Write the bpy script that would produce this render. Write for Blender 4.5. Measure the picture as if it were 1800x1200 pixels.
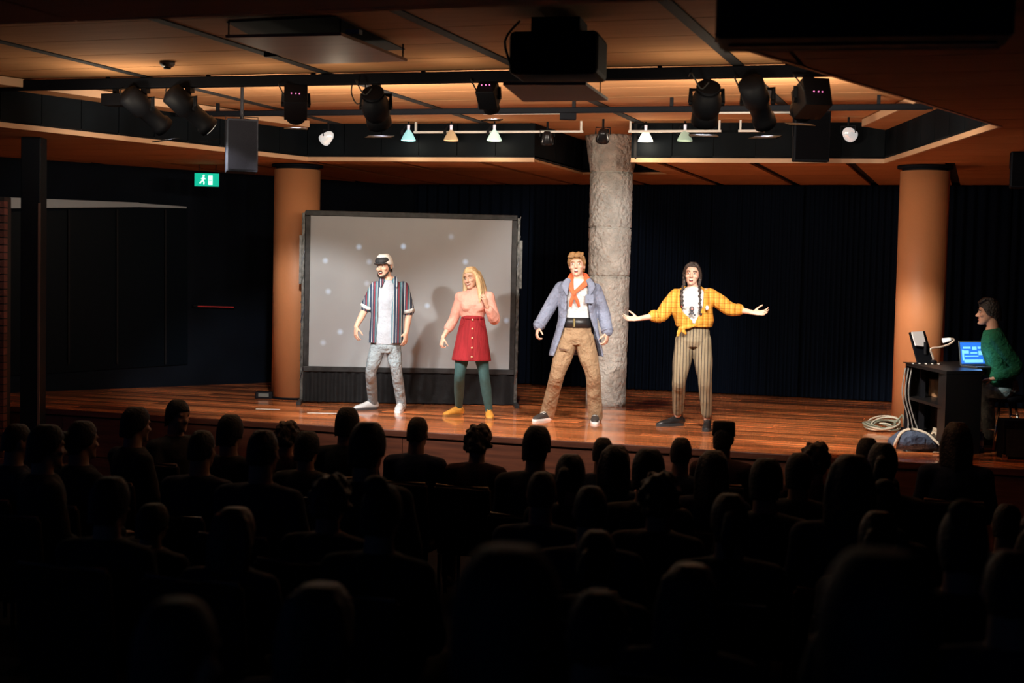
import bpy, bmesh, math, random
from mathutils import Vector, Matrix, Euler

random.seed(7)
for _o in list(bpy.data.objects):
    bpy.data.objects.remove(_o)
SC = bpy.context.scene
COL = SC.collection
PI = math.pi
R = math.radians
V = Vector

# ------------------------------------------------------------------ camera
FOC = 2450.0                       # focal length in pixels of an 1800 x 1200 frame
YAW, PITCH, ROLL = R(18.6), R(-2.9), R(1.26)
CAM = V((0, 0, 2.45))
_f = V((-math.sin(YAW) * math.cos(PITCH), math.cos(YAW) * math.cos(PITCH), math.sin(PITCH)))
_r0 = V((math.cos(YAW), math.sin(YAW), 0))
_u0 = _r0.cross(_f)
_r = _r0 * math.cos(ROLL) + _u0 * math.sin(ROLL)
_u = _u0 * math.cos(ROLL) - _r0 * math.sin(ROLL)
cd = bpy.data.cameras.new('camera')
cam = bpy.data.objects.new('camera', cd)
COL.objects.link(cam)
M = Matrix((( _r.x, _u.x, -_f.x, CAM.x), (_r.y, _u.y, -_f.y, CAM.y), (_r.z, _u.z, -_f.z, CAM.z), (0, 0, 0, 1)))
cam.matrix_world = M
cd.sensor_width = 36.0
cd.lens = FOC / 1800 * 36
cd.clip_end = 100
cd.dof.use_dof = True
cd.dof.focus_distance = 14.7
cd.dof.aperture_fstop = 2.4
SC.camera = cam

# ------------------------------------------------------------------ world, exposure, stage lamps
w = bpy.data.worlds.new('dim_hall')
SC.world = w
w.use_nodes = True
w.node_tree.nodes['Background'].inputs[0].default_value = (0.06, 0.16, 0.48, 1)
w.node_tree.nodes['Background'].inputs[1].default_value = 0.14
SC.view_settings.view_transform = 'Standard'
SC.view_settings.look = 'None'
SC.view_settings.exposure = 0.0
SC.view_settings.gamma = 1.0
SC.view_settings.use_curve_mapping = False


def spot_lamp(name, loc, target, watts, angle, blend, col, size=0.06):
    ld = bpy.data.lights.new(name, 'SPOT')
    ld.energy = watts
    ld.spot_size = R(angle)
    ld.spot_blend = blend
    ld.color = col
    ld.shadow_soft_size = size
    o = bpy.data.objects.new(name, ld)
    COL.objects.link(o)
    o.location = loc
    o.rotation_euler = (V(target) - V(loc)).to_track_quat('-Z', 'Y').to_euler()
    return o


def point_lamp(name, loc, watts, col, size=0.05):
    ld = bpy.data.lights.new(name, 'POINT')
    ld.energy = watts
    ld.color = col
    ld.shadow_soft_size = size
    o = bpy.data.objects.new(name, ld)
    COL.objects.link(o)
    o.location = loc
    return o


WARM = (1.0, 0.90, 0.78)
WHITE = (1.0, 0.965, 0.92)
# the profile spots on the front lighting bar: (pixel x of the fixture, target on the stage, watts, cone)
STAGE_SPOTS = [
    (255, (-5.2, 13.5, 1.25), 640, 56, WHITE),
    (335, (-4.3, 13.2, 1.08), 400, 56, WHITE),
    (520, (-7.2, 13.9, 1.10), 700, 46, WHITE),
    (660, (-5.2, 13.2, 1.08), 170, 58, WHITE),
    (860, (-3.9, 13.2, 1.05), 510, 58, WHITE),
    (1245, (-2.8, 13.0, 1.0), 600, 58, WHITE),
    (1335, (-1.0, 14.2, 1.05), 1150, 44, WARM),
    (1425, (-4.0, 15.4, 1.7), 620, 40, WHITE),
]
# watts of the wide lamp added at each lens to brighten the ceiling (same order)
CEIL_FILL = [34, 18, 84, 84, 90, 84, 70, 56]

# ------------------------------------------------------------------ pixel to place


def ray(px, py):
    return (_f * FOC + _r * (px - 900) + _u * (600 - py)).normalized()


def on_z(px, py, z):
    d = ray(px, py)
    return CAM + d * ((z - CAM.z) / d.z)


def on_y(px, py, Y):
    d = ray(px, py)
    return CAM + d * ((Y - CAM.y) / d.y)


def on_plane(px, py, p0, n):
    d = ray(px, py)
    return CAM + d * ((V(p0) - CAM).dot(n) / d.dot(n))


HFWD = V((-math.sin(YAW), math.cos(YAW), 0))


def on_d(px, py, dist):
    return on_plane(px, py, HFWD * dist, HFWD)


ZS = 0.90        # stage level
ZL = 3.63        # lower ceiling
ZU = 4.04        # raised ceiling
YE = 12.28       # front edge of the stage
YB = 18.25       # back wall

# ------------------------------------------------------------------ materials


def mat(name, col, rough=0.6, metal=0.0, var=None, bump=None, emit=0.0, spec=0.5, coat=0.0, rnd=0.0, emit_col=None, stretch=None):
    m = bpy.data.materials.new(name)
    m.use_nodes = True
    nt = m.node_tree
    b = nt.nodes['Principled BSDF']
    b.inputs['Base Color'].default_value = (*col, 1)
    b.inputs['Roughness'].default_value = rough
    b.inputs['Metallic'].default_value = metal
    b.inputs['Specular IOR Level'].default_value = spec
    b.inputs['Coat Weight'].default_value = coat
    b.inputs['Coat Roughness'].default_value = 0.08
    if emit:
        b.inputs['Emission Color'].default_value = (*(emit_col or col), 1)
        b.inputs['Emission Strength'].default_value = emit
    tc = nt.nodes.new('ShaderNodeTexCoord')
    src = tc.outputs['Object']
    if stretch:
        mp = nt.nodes.new('ShaderNodeMapping')
        mp.inputs['Scale'].default_value = stretch
        nt.links.new(src, mp.inputs['Vector'])
        src = mp.outputs['Vector']
    last = None
    if var:
        n = nt.nodes.new('ShaderNodeTexNoise')
        n.inputs['Scale'].default_value = var[0]
        n.inputs['Detail'].default_value = 5
        nt.links.new(src, n.inputs['Vector'])
        mx = nt.nodes.new('ShaderNodeMix')
        mx.data_type = 'RGBA'
        mx.inputs[6].default_value = (*[c * (1 - var[1]) for c in col], 1)
        mx.inputs[7].default_value = (*[min(1, c * (1 + var[1])) for c in col], 1)
        rp = nt.nodes.new('ShaderNodeMapRange')
        rp.inputs[1].default_value = 0.3
        rp.inputs[2].default_value = 0.7
        nt.links.new(n.outputs['Fac'], rp.inputs[0])
        nt.links.new(rp.outputs[0], mx.inputs[0])
        last = mx.outputs[2]
    if rnd:
        oi = nt.nodes.new('ShaderNodeObjectInfo')
        mr = nt.nodes.new('ShaderNodeMapRange')
        mr.inputs[3].default_value = 1 - rnd
        mr.inputs[4].default_value = 1 + rnd
        nt.links.new(oi.outputs['Random'], mr.inputs[0])
        vm = nt.nodes.new('ShaderNodeVectorMath')
        vm.operation = 'SCALE'
        if last:
            nt.links.new(last, vm.inputs[0])
        else:
            vm.inputs[0].default_value = col
        nt.links.new(mr.outputs[0], vm.inputs['Scale'])
        last = vm.outputs[0]
    if last:
        nt.links.new(last, b.inputs['Base Color'])
    if bump:
        n2 = nt.nodes.new('ShaderNodeTexNoise')
        n2.inputs['Scale'].default_value = bump[0]
        n2.inputs['Detail'].default_value = 6
        nt.links.new(src, n2.inputs['Vector'])
        bp = nt.nodes.new('ShaderNodeBump')
        bp.inputs['Strength'].default_value = bump[1]
        bp.inputs['Distance'].default_value = bump[2] if len(bump) > 2 else 0.02
        nt.links.new(n2.outputs['Fac'], bp.inputs['Height'])
        nt.links.new(bp.outputs[0], b.inputs['Normal'])
    return m


def stripe_mat(name, period, stops, axis='X', rough=0.75, cross=None, bump=None):
    """cloth with woven stripes along one axis (and optionally checks across it)"""
    m = mat(name, (0.5, 0.5, 0.5), rough, bump=bump, spec=0.25)
    nt = m.node_tree
    b = nt.nodes['Principled BSDF']
    tc = nt.nodes.new('ShaderNodeTexCoord')
    sp = nt.nodes.new('ShaderNodeSeparateXYZ')
    nt.links.new(tc.outputs['Object'], sp.inputs[0])

    def ramp(ax, per, st):
        a = nt.nodes.new('ShaderNodeMath')
        a.operation = 'DIVIDE'
        a.inputs[1].default_value = per
        nt.links.new(sp.outputs[ax], a.inputs[0])
        f = nt.nodes.new('ShaderNodeMath')
        f.operation = 'FRACT'
        nt.links.new(a.outputs[0], f.inputs[0])
        r = nt.nodes.new('ShaderNodeValToRGB')
        r.color_ramp.interpolation = 'CONSTANT'
        el = r.color_ramp.elements
        while len(el) < len(st):
            el.new(0.5)
        for e, (p, c) in zip(el, st):
            e.position = p
            e.color = (*c, 1)
        nt.links.new(f.outputs[0], r.inputs[0])
        return r.outputs[0]
    out = ramp(axis, period, stops)
    if cross:
        o2 = ramp('Z', cross[0], cross[1])
        mx = nt.nodes.new('ShaderNodeMix')
        mx.data_type = 'RGBA'
        mx.blend_type = 'MULTIPLY'
        mx.inputs[0].default_value = 1
        nt.links.new(out, mx.inputs[6])
        nt.links.new(o2, mx.inputs[7])
        out = mx.outputs[2]
    nt.links.new(out, b.inputs['Base Color'])
    return m


def wood_mat(name, base, dark, rough, coat, rnd=0.25, spec=0.5):
    """long-grained boards: grain runs along the board's own X"""
    m = mat(name, base, rough, coat=coat, spec=spec)
    nt = m.node_tree
    b = nt.nodes['Principled BSDF']
    tc = nt.nodes.new('ShaderNodeTexCoord')
    oi = nt.nodes.new('ShaderNodeObjectInfo')
    ad = nt.nodes.new('ShaderNodeVectorMath')
    ad.operation = 'ADD'
    nt.links.new(tc.outputs['Object'], ad.inputs[0])
    sc = nt.nodes.new('ShaderNodeVectorMath')
    sc.operation = 'SCALE'
    sc.inputs[0].default_value = (13, 7, 3)
    nt.links.new(oi.outputs['Random'], sc.inputs['Scale'])
    nt.links.new(sc.outputs[0], ad.inputs[1])
    mp = nt.nodes.new('ShaderNodeMapping')
    mp.inputs['Scale'].default_value = (0.8, 14, 14)
    nt.links.new(ad.outputs[0], mp.inputs['Vector'])
    n = nt.nodes.new('ShaderNodeTexNoise')
    n.inputs['Scale'].default_value = 2.2
    n.inputs['Detail'].default_value = 6
    nt.links.new(mp.outputs[0], n.inputs['Vector'])
    rp = nt.nodes.new('ShaderNodeValToRGB')
    rp.color_ramp.elements[0].position = 0.32
    rp.color_ramp.elements[0].color = (*dark, 1)
    rp.color_ramp.elements[1].position = 0.68
    rp.color_ramp.elements[1].color = (*base, 1)
    nt.links.new(n.outputs['Fac'], rp.inputs[0])
    mr = nt.nodes.new('ShaderNodeMapRange')
    mr.inputs[3].default_value = 1 - rnd
    mr.inputs[4].default_value = 1 + rnd
    nt.links.new(oi.outputs['Random'], mr.inputs[0])
    vm = nt.nodes.new('ShaderNodeVectorMath')
    vm.operation = 'SCALE'
    nt.links.new(rp.outputs[0], vm.inputs[0])
    nt.links.new(mr.outputs[0], vm.inputs['Scale'])
    nt.links.new(vm.outputs[0], b.inputs['Base Color'])
    return m


BLACK = mat('black_paint', (0.004, 0.005, 0.008), 0.7, spec=0.1)
BLACKM = mat('black_metal', (0.006, 0.0065, 0.009), 0.6, spec=0.12)
BLACKC = mat('black_cloth', (0.014, 0.015, 0.018), 0.9, var=(30, 0.3), bump=(60, 0.3))
CHROME = mat('chrome', (0.8, 0.8, 0.8), 0.18, 1.0)
WHITEP = mat('white_paint', (0.8, 0.78, 0.74), 0.4)
RUBBER = mat('rubber', (0.02, 0.02, 0.02), 0.8)

# ------------------------------------------------------------------ mesh collector


class MB:
    def __init__(s):
        s.v, s.f = [], []

    def add(s, vs, fs):
        k = len(s.v)
        s.v += [V(p) for p in vs]
        s.f += [tuple(i + k for i in f) for f in fs]
        return s

    def box(s, c, size, rot=None):
        c = V(c)
        hx, hy, hz = [a / 2 for a in size]
        P = [V((x, y, z)) for z in (-hz, hz) for y in (-hy, hy) for x in (-hx, hx)]
        if rot is not None:
            P = [rot @ p for p in P]
        return s.add([c + p for p in P], [(0, 2, 3, 1), (4, 5, 7, 6), (0, 1, 5, 4), (2, 6, 7, 3), (0, 4, 6, 2), (1, 3, 7, 5)])

    def prism(s, poly, z0, z1):
        n = len(poly)
        vs = [V((p[0], p[1], z0)) for p in poly] + [V((p[0], p[1], z1)) for p in poly]
        fs = [tuple(range(n))[::-1], tuple(range(n, 2 * n))]
        fs += [(i, (i + 1) % n, n + (i + 1) % n, n + i) for i in range(n)]
        return s.add(vs, fs)

    def slab(s, quad, th):
        """a flat polygon with a thickness along its normal"""
        q = [V(p) for p in quad]
        n = (q[1] - q[0]).cross(q[2] - q[0]).normalized() * th
        k = len(q)
        fs = [tuple(range(k))[::-1], tuple(range(k, 2 * k))]
        fs += [(i, (i + 1) % k, k + (i + 1) % k, k + i) for i in range(k)]
        return s.add(q + [p + n for p in q], fs)

    def rings(s, rs, closed=False):
        """loft through rings of equal vertex count, closed by fans"""
        n = len(rs[0])
        vs = [p for r in rs for p in r]
        fs = []
        m = len(rs)
        for i in range(m - 1 if not closed else m):
            a, b = i * n, ((i + 1) % m) * n
            for j in range(n):
                k = (j + 1) % n
                fs.append((a + j, a + k, b + k, b + j))
        if not closed:
            vs.append(sum(rs[0], V()) / n)
            vs.append(sum(rs[-1], V()) / n)
            c0, c1 = len(vs) - 2, len(vs) - 1
            for j in range(n):
                k = (j + 1) % n
                fs.append((c0, k, j))
                fs.append((c1, (m - 1) * n + j, (m - 1) * n + k))
        return s.add(vs, fs)

    def tube(s, pts, rad, seg=10, ref=(1, 0, 0), sub=0, rnd=False):
        pts = [V(p) for p in pts]
        rad = [r if isinstance(r, (tuple, list)) else (r, r) for r in (rad if isinstance(rad, list) else [rad] * len(pts))]
        if sub and len(pts) > 2:
            P, Q = [], []
            n = len(pts)
            for i in range(n - 1):
                p0, p1, p2, p3 = pts[max(i - 1, 0)], pts[i], pts[i + 1], pts[min(i + 2, n - 1)]
                for k in range(sub):
                    t = k / sub
                    P.append(0.5 * (2 * p1 + (p2 - p0) * t + (2 * p0 - 5 * p1 + 4 * p2 - p3) * t * t + (3 * p1 - p0 - 3 * p2 + p3) * t ** 3))
                    e = t * t * (3 - 2 * t)
                    Q.append(tuple(rad[i][c] * (1 - e) + rad[i + 1][c] * e for c in (0, 1)))
            P.append(pts[-1])
            Q.append(rad[-1])
            pts, rad = P, Q
        if rnd:
            t0 = (pts[0] - pts[1]).normalized()
            t1 = (pts[-1] - pts[-2]).normalized()
            a, b = rad[0], rad[-1]
            k0, k1 = min(a), min(b)
            pts = [pts[0] + t0 * k0 * 0.9, pts[0] + t0 * k0 * 0.55] + pts + [pts[-1] + t1 * k1 * 0.55, pts[-1] + t1 * k1 * 0.9]
            rad = [tuple(c * 0.4 for c in a), tuple(c * 0.83 for c in a)] + rad + [tuple(c * 0.83 for c in b), tuple(c * 0.4 for c in b)]
        rs = []
        ref = V(ref)
        n = len(pts)
        for i in range(n):
            T = (pts[min(i + 1, n - 1)] - pts[max(i - 1, 0)]).normalized()
            A = ref - T * ref.dot(T)
            if A.length < 1e-3:
                A = V((0, 1, 0)) - T * T.y
                if A.length < 1e-3:
                    A = V((0, 0, 1)) - T * T.z
            A.normalize()
            B = T.cross(A)
            rs.append([pts[i] + A * (rad[i][0] * math.cos(2 * PI * j / seg)) + B * (rad[i][1] * math.sin(2 * PI * j / seg)) for j in range(seg)])
        return s.rings(rs)

    def ell(s, c, r, rot=None, seg=12, nr=8):
        c = V(c)
        r = (r, r, r) if not isinstance(r, (tuple, list)) else r
        rs = []
        for i in range(1, nr):
            a = -PI / 2 + PI * i / nr
            ring = []
            for j in range(seg):
                t = 2 * PI * j / seg
                p = V((r[0] * math.cos(a) * math.cos(t), r[1] * math.cos(a) * math.sin(t), r[2] * math.sin(a)))
                ring.append(c + (rot @ p if rot is not None else p))
            rs.append(ring)
        return s.rings(rs)

    def lathe(s, prof, seg=20, c=(0, 0, 0), rot=None):
        c = V(c)
        rs = []
        for r, z in prof:
            ring = [V((r * math.cos(2 * PI * j / seg), r * math.sin(2 * PI * j / seg), z)) for j in range(seg)]
            rs.append([c + (rot @ p if rot is not None else p) for p in ring])
        return s.rings(rs)

    def xform(s, mx):
        s.v = [mx @ p for p in s.v]
        return s

    def mesh(s, name):
        me = bpy.data.meshes.new(name)
        me.from_pydata([tuple(p) for p in s.v], [], s.f)
        bm = bmesh.new()
        bm.from_mesh(me)
        bmesh.ops.recalc_face_normals(bm, faces=bm.faces)
        bm.to_mesh(me)
        bm.free()
        return me

    def build(s, name, m, parent=None, smooth=False, bevel=0.0, angle=None):
        me = s.mesh(name)
        if smooth:
            for p in me.polygons:
                p.use_smooth = True
        me.materials.append(m)
        o = bpy.data.objects.new(name, me)
        COL.objects.link(o)
        if parent:
            o.parent = parent
        if bevel:
            b = o.modifiers.new('bevel', 'BEVEL')
            b.width = bevel
            b.segments = 2
            b.limit_method = 'ANGLE'
        return o

    def skin(s, name, m, parent=None, vox=0.008, it=4, fac=0.5):
        """union of the overlapping closed pieces as ONE continuous smooth surface"""
        me = s.mesh(name)
        t = bpy.data.objects.new('tmp', me)
        COL.objects.link(t)
        rm = t.modifiers.new('r', 'REMESH')
        rm.mode = 'VOXEL'
        rm.voxel_size = vox
        if it:
            sm = t.modifiers.new('s', 'SMOOTH')
            sm.iterations = it
            sm.factor = fac
        dg = bpy.context.evaluated_depsgraph_get()
        out = bpy.data.meshes.new_from_object(t.evaluated_get(dg))
        out.name = name
        bpy.data.objects.remove(t)
        bpy.data.meshes.remove(me)
        for p in out.polygons:
            p.use_smooth = True
        out.materials.clear()
        out.materials.append(m)
        o = bpy.data.objects.new(name, out)
        COL.objects.link(o)
        if parent:
            o.parent = parent
        return o


def tag(o, label=None, cat=None, group=None, kind=None):
    if label:
        o['label'] = label
    if cat:
        o['category'] = cat
    if group:
        o['group'] = group
    if kind:
        o['kind'] = kind
    return o


def empty(name, loc=(0, 0, 0), rz=0, sc=1.0):
    o = bpy.data.objects.new(name, None)
    o.empty_display_size = 0.1
    COL.objects.link(o)
    o.location = loc
    o.rotation_euler = (0, 0, rz)
    o.scale = (sc, sc, sc)
    return o


def copy_tree(o, parent=None):
    c = o.copy()
    COL.objects.link(c)
    c.parent = parent
    for ch in list(o.children):
        copy_tree(ch, c)
    return c


def drop_tree(o):
    for ch in list(o.children):
        drop_tree(ch)
    bpy.data.objects.remove(o)


def struct(o):
    o['kind'] = 'structure'
    return o

# ================================================================== THE ROOM
M_PLANK = wood_mat('stage_boards', (0.82, 0.285, 0.09), (0.48, 0.115, 0.036), 0.26, 0.7, 0.6)
M_CEIL = wood_mat('ceiling_veneer', (0.54, 0.27, 0.125), (0.46, 0.225, 0.10), 0.85, 0.0, 0.08, 0.08)
M_VOID = mat('ceiling_void', (0.008, 0.008, 0.01), 0.9)
M_FASCIA = mat('fascia_paint', (0.0028, 0.0045, 0.0065), 0.6, var=(3, 0.3), spec=0.06)
M_EDGE = mat('pale_edge_band', (0.55, 0.33, 0.19), 0.5)
M_DARKWALL = mat('dark_wall', (0.0025, 0.0045, 0.009), 0.8, spec=0.1, var=(2, 0.3), bump=(20, 0.2))
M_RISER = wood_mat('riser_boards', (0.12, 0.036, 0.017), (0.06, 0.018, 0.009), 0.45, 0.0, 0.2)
M_FLOOR = mat('dark_carpet', (0.005, 0.005, 0.006), 0.95, spec=0.1, var=(40, 0.4))

# ---- audience floor, stepped rows


def floor_h(Y):
    """height of the hall floor under a row that stands at this distance"""
    return max(0.0, round((7.6 - Y) / 0.95)) * 0.12 if Y < 7.6 else 0.0


ROWS = [10.55 - 0.95 * k for k in range(10)]
fl = MB()
fl.box((-4, 6.0, -0.05), (22, 12.6, 0.1))
fo = struct(fl.build('floor', M_FLOOR))
for k, Y in enumerate(ROWS):
    h = floor_h(Y)
    if h > 0:
        st = MB().box((-4, Y - 0.475 - (0.0 if k < 9 else 1.0) + 0.275, h / 2), (22, 0.95 + (0 if k < 9 else 2.0), h)).build('floor_step', M_FLOOR, fo)

# ---- stage: a slab with every board laid on it
sg = MB().box((-4.25, (YE + YB) / 2 + 0.03, ZS / 2 - 0.03), (13.5, YB - YE - 0.06, ZS - 0.06))
stage = struct(sg.build('floor_stage', M_VOID))
rng = random.Random(3)
PW = 0.19
nrow = int((YB - YE) / PW)
lens = [2.2, 2.6, 3.0]
bmesh_len = {}
for L in lens:
    bmesh_len[L] = MB().box((0, 0, 0), (L - 0.004, PW - 0.004, 0.03)).mesh('board')
    bmesh_len[L].materials.append(M_PLANK)
for r in range(nrow + 1):
    x = -11.0 - rng.random() * 1.6
    while x < 2.5:
        L = rng.choice(lens)
        if x + L > -11.0 or True:
            o = bpy.data.objects.new('board', bmesh_len[L])
            COL.objects.link(o)
            o.parent = stage
            o.location = (x + L / 2, YE + PW * (r + 0.5), ZS - 0.0155 + rng.uniform(-0.0006, 0.0004))
        x += L
# stage front: nosing and riser boards
MB().box((-4.25, YE - 0.012, ZS - 0.03), (13.5, 0.03, 0.06)).build('nosing', M_RISER, stage, bevel=0.006)
for k in range(7):
    MB().box((0, 0, 0), (13.5 / 7 - 0.006, 0.022, 0.4)).build('riser_board', M_RISER, stage).location = (-11 + 13.5 / 7 * (k + 0.5), YE - 0.002, ZS - 0.27)
    MB().box((0, 0, 0), (13.5 / 7 - 0.006, 0.022, 0.42)).build('riser_board', M_RISER, stage).location = (-11 + 13.5 / 7 * (k + 0.5), YE - 0.002, ZS - 0.69)

# ---- walls
struct(MB().box((-3, YB + 0.12, 2), (24, 0.2, 4.6)).build('wall_back', M_DARKWALL))
struct(MB().box((3.4, 9, 2), (0.2, 18.4, 4.6)).build('wall_right', M_DARKWALL))
a, b = V((-13.2, 9.37, 0)), V((-7.85, 18.25, 0))
dirL = (b - a).normalized()
nL = V((-dirL.y, dirL.x, 0))
wl = MB()
wl.prism([a, b, b + nL * 0.2, a + nL * 0.2], -0.2, 4.3)
wall_left = struct(wl.build('wall_left', M_DARKWALL))

# ---- outlines of the raised coffer (corners on the lower ceiling)


def xy(p):
    return (p.x, p.y)


P0, P1, P3 = xy(on_z(0, 222, ZL)), xy(on_z(540, 282, ZL)), xy(on_z(1555, 286, ZL))
P4, P5 = xy(on_z(1757, 222, ZL)), xy(on_z(1258, 72, ZL))
F0, F1 = xy(on_z(0, 43, ZL)), xy(on_z(1060, 5, ZL))
P5b = (P5[0] + 0.45, P5[1] - 1.2)
NX0, NX1, NY = -4.62, -3.58, 16.25     # notch of the back edge round the stone column


def half(a, b, s):
    return (a, b, s)


def clip(poly, hs):
    for (a, b, s) in hs:
        out = []
        n = len(poly)

        def g(p):
            return s * ((b[0] - a[0]) * (p[1] - a[1]) - (b[1] - a[1]) * (p[0] - a[0]))
        for i in range(n):
            p, q = poly[i], poly[(i + 1) % n]
            gp, gq = g(p), g(q)
            if gp >= 0:
                out.append(p)
            if (gp >= 0) != (gq >= 0):
                t = gp / (gp - gq)
                out.append((p[0] + (q[0] - p[0]) * t, p[1] + (q[1] - p[1]) * t))
        poly = out
        if len(poly) < 3:
            return []
    return poly


def area(p):
    return abs(sum(p[i][0] * p[(i + 1) % len(p)][1] - p[(i + 1) % len(p)][0] * p[i][1] for i in range(len(p)))) / 2


back_of, front_of = half(P1, P3, 1), half(P1, P3, -1)
left_of, right_of = half(P0, P1, 1), half(P0, P1, -1)
out_r, in_r = half(P3, P4, 1), half(P3, P4, -1)
out_d = half(P4, P5, 1)
r56, l56 = half(P5, P5b, 1), half(P5, P5b, -1)
fr = half(F0, F1, -1)
nx0l = half((NX0, 0), (NX0, 1), 1)
nx1r = half((NX1, 0), (NX1, 1), -1)
nmid0, nmid1 = half((NX0, 0), (NX0, 1), -1), half((NX1, 0), (NX1, 1), 1)
nyb = half((0, NY), (1, NY), 1)
REG = [([back_of, nx0l], 0.98, -1.34), ([back_of, nx1r], 0.98, -1.34), ([back_of, nmid0, nmid1, nyb], 0.98, -1.34),
       ([front_of, left_of], 2.94, -1.34), ([front_of, out_r], 2.94, -1.0), ([front_of, in_r, out_d, r56], 2.94, -1.0),
       ([front_of, right_of, fr, l56], 2.94, -1.34)]

# ---- upper (raised) ceiling: void, then every panel
struct(MB().box((-4, 9, ZU + 0.25), (24, 22, 0.2)).build('ceiling_void', M_VOID))
ceiling = struct(MB().box((-4, 9.5, ZU + 0.06), (24, 20, 0.05)).build('ceiling', M_VOID))
RW = 0.62
share = {}


def inside_coffer(x, y):
    """true where a panel's middle lies over the coffer, or close to its edge"""
    for hs, _, _ in REG:
        ok = True
        for (a_, b_, s_) in hs:
            if s_ * ((b_[0] - a_[0]) * (y - a_[1]) - (b_[1] - a_[1]) * (x - a_[0])) < 0.9 * math.hypot(b_[0] - a_[0], b_[1] - a_[1]):
                ok = False
        if ok:
            return False
    return True


pm = MB().box((0, 0, 0), (1.68 - 0.07, RW - 0.012, 0.024)).mesh('ceiling_panel')
pm.materials.append(M_CEIL)
npan = 0
for i in range(-5, 3):
    x0 = -1.81 + 1.68 * i
    for j in range(0, 19):
        y0 = 4.9 + RW * j
        if inside_coffer(x0 + 0.84, y0 + RW / 2):
            o = bpy.data.objects.new('ceiling_panel', pm)
            COL.objects.link(o)
            o.parent = ceiling
            o.location = (x0 + 0.84, y0 + RW / 2, ZU + 0.012)
            npan += 1
print('upper panels', npan)
for i in range(-5, 4):
    MB().box((0, 0, 0), (.085, 9.5, .012)).build('joint_strip', M_VOID, ceiling).location = (-1.81 + 1.68 * i, 9.9, ZU - .003)

# ---- lower ceiling round the coffer
low = MB()
for hs, _, _ in REG:
    p = clip([(-13.5, 3.5), (3.4, 3.5), (3.4, YB), (-13.5, YB)], hs)
    low.prism(p, ZL + 0.03, ZL + 0.06)
lower = struct(low.build('ceiling_lower', M_VOID))
npan = 0
for hs, cw, xo in REG:
    gx = 0.05 if cw < 1 else 0.012
    for i in range(-14, 6):
        for j in range(-1, 24):
            x0, y0 = xo + cw * i, 4.0 + RW * j
            p = clip([(x0 + gx, y0 + 0.009), (x0 + cw - gx, y0 + 0.009), (x0 + cw - gx, y0 + RW - 0.009), (x0 + gx, y0 + RW - 0.009)],
                     hs + [half((0, YB), (1, YB), -1), half((-13.5, 0), (-13.5, 1), -1), half((3.4, 0), (3.4, 1), 1)])
            if p and area(p) > 0.004 and p[0][0] < 2.6:
                c = (sum(q[0] for q in p) / len(p), sum(q[1] for q in p) / len(p))
                q = V((c[0], c[1], ZL)) - CAM
                if q.dot(_f) < 2 or abs(q.dot(_r) / q.dot(_f)) > 0.60 or q.dot(_u) / q.dot(_f) > 0.42:
                    continue
                o = MB().prism([(t[0] - c[0], t[1] - c[1]) for t in p], -0.012, 0.012).build('ceiling_panel', M_CEIL, lower)
                o.location = (c[0], c[1], ZL + 0.012)
                npan += 1
print('lower panels', npan)

# ---- black fascia round the coffer, board by board, with its pale edge band


def fascia(a, b, name, step=0.42, band=True, sgn=1):
    a, b = V((*a, 0)), V((*b, 0))
    L = (b - a).length
    d = (b - a) / L
    n = V((-d.y, d.x, 0)) * sgn
    root = MB().prism([a + n * 0.03, b + n * 0.03, b + n * 0.06, a + n * 0.06], ZL + 0.03, ZU + 0.05).build(name, M_VOID)
    struct(root)
    k = max(1, round(L / step))
    for i in range(k):
        p, q = a + d * (L * i / k + 0.004), a + d * (L * (i + 1) / k - 0.004)
        MB().prism([p, q, q + n * 0.025, p + n * 0.025], ZL + 0.045, ZU - 0.005).build('fascia_board', M_FASCIA, root)
    if band:
        MB().prism([a - n * 0.004, b - n * 0.004, b + n * 0.025, a + n * 0.025], ZL - 0.006, ZL + 0.04).build('edge_band', M_EDGE, root)
    return root


FR = 0
for (p, q, nm) in [(P0, P1, 'trim_1'), (P1, (NX0, P1[1] + (P3[1] - P1[1]) * (NX0 - P1[0]) / (P3[0] - P1[0])), 'trim_2'),
                   ((NX1, P1[1] + (P3[1] - P1[1]) * (NX1 - P1[0]) / (P3[0] - P1[0])), P3, 'trim_3'),
                   (P3, P4, 'trim_4'), (P4, P5, 'trim_5')]:
    fascia(p, q, nm)
d0 = (P0[0] - P1[0], P0[1] - P1[1])
fascia((P0[0] + d0[0] * 0.7, P0[1] + d0[1] * 0.7), P0, 'trim_6')
ya = P1[1] + (P3[1] - P1[1]) * (NX0 - P1[0]) / (P3[0] - P1[0])
yb = P1[1] + (P3[1] - P1[1]) * (NX1 - P1[0]) / (P3[0] - P1[0])
fascia((NX0, ya), (NX0, NY), 'trim_7', band=False)
fascia((NX0, NY), (NX1, NY), 'trim_8', band=False)
fascia((NX1, NY), (NX1, yb), 'trim_9', band=False)

# stepped wooden border along the slanting sides of the coffer
for (p, q, nm) in (((P0[0] + d0[0] * .5, P0[1] + d0[1] * .5), P1, 'trim_10'), (P3, P4, 'trim_11')):
    p, q = V((*p, 0)), V((*q, 0))
    dd = (q - p).normalized()
    nn = V((dd.y, -dd.x, 0))
    bo = struct(MB().prism([p + nn * .004, q + nn * .004 - dd * .02, q + nn * .30 - dd * .30, p + nn * .30 + dd * (.3 if nm == 'trim_11' else 0)], ZU - .08, ZU - .065).build(nm, M_CEIL))
    MB().prism([p + nn * .292 + dd * (.3 if nm == 'trim_11' else 0), q + nn * .292 - dd * .30, q + nn * .312 - dd * .30, p + nn * .312 + dd * (.3 if nm == 'trim_11' else 0)], ZU - .083, ZU - .012).build('border_edge', M_EDGE, bo)

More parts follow.
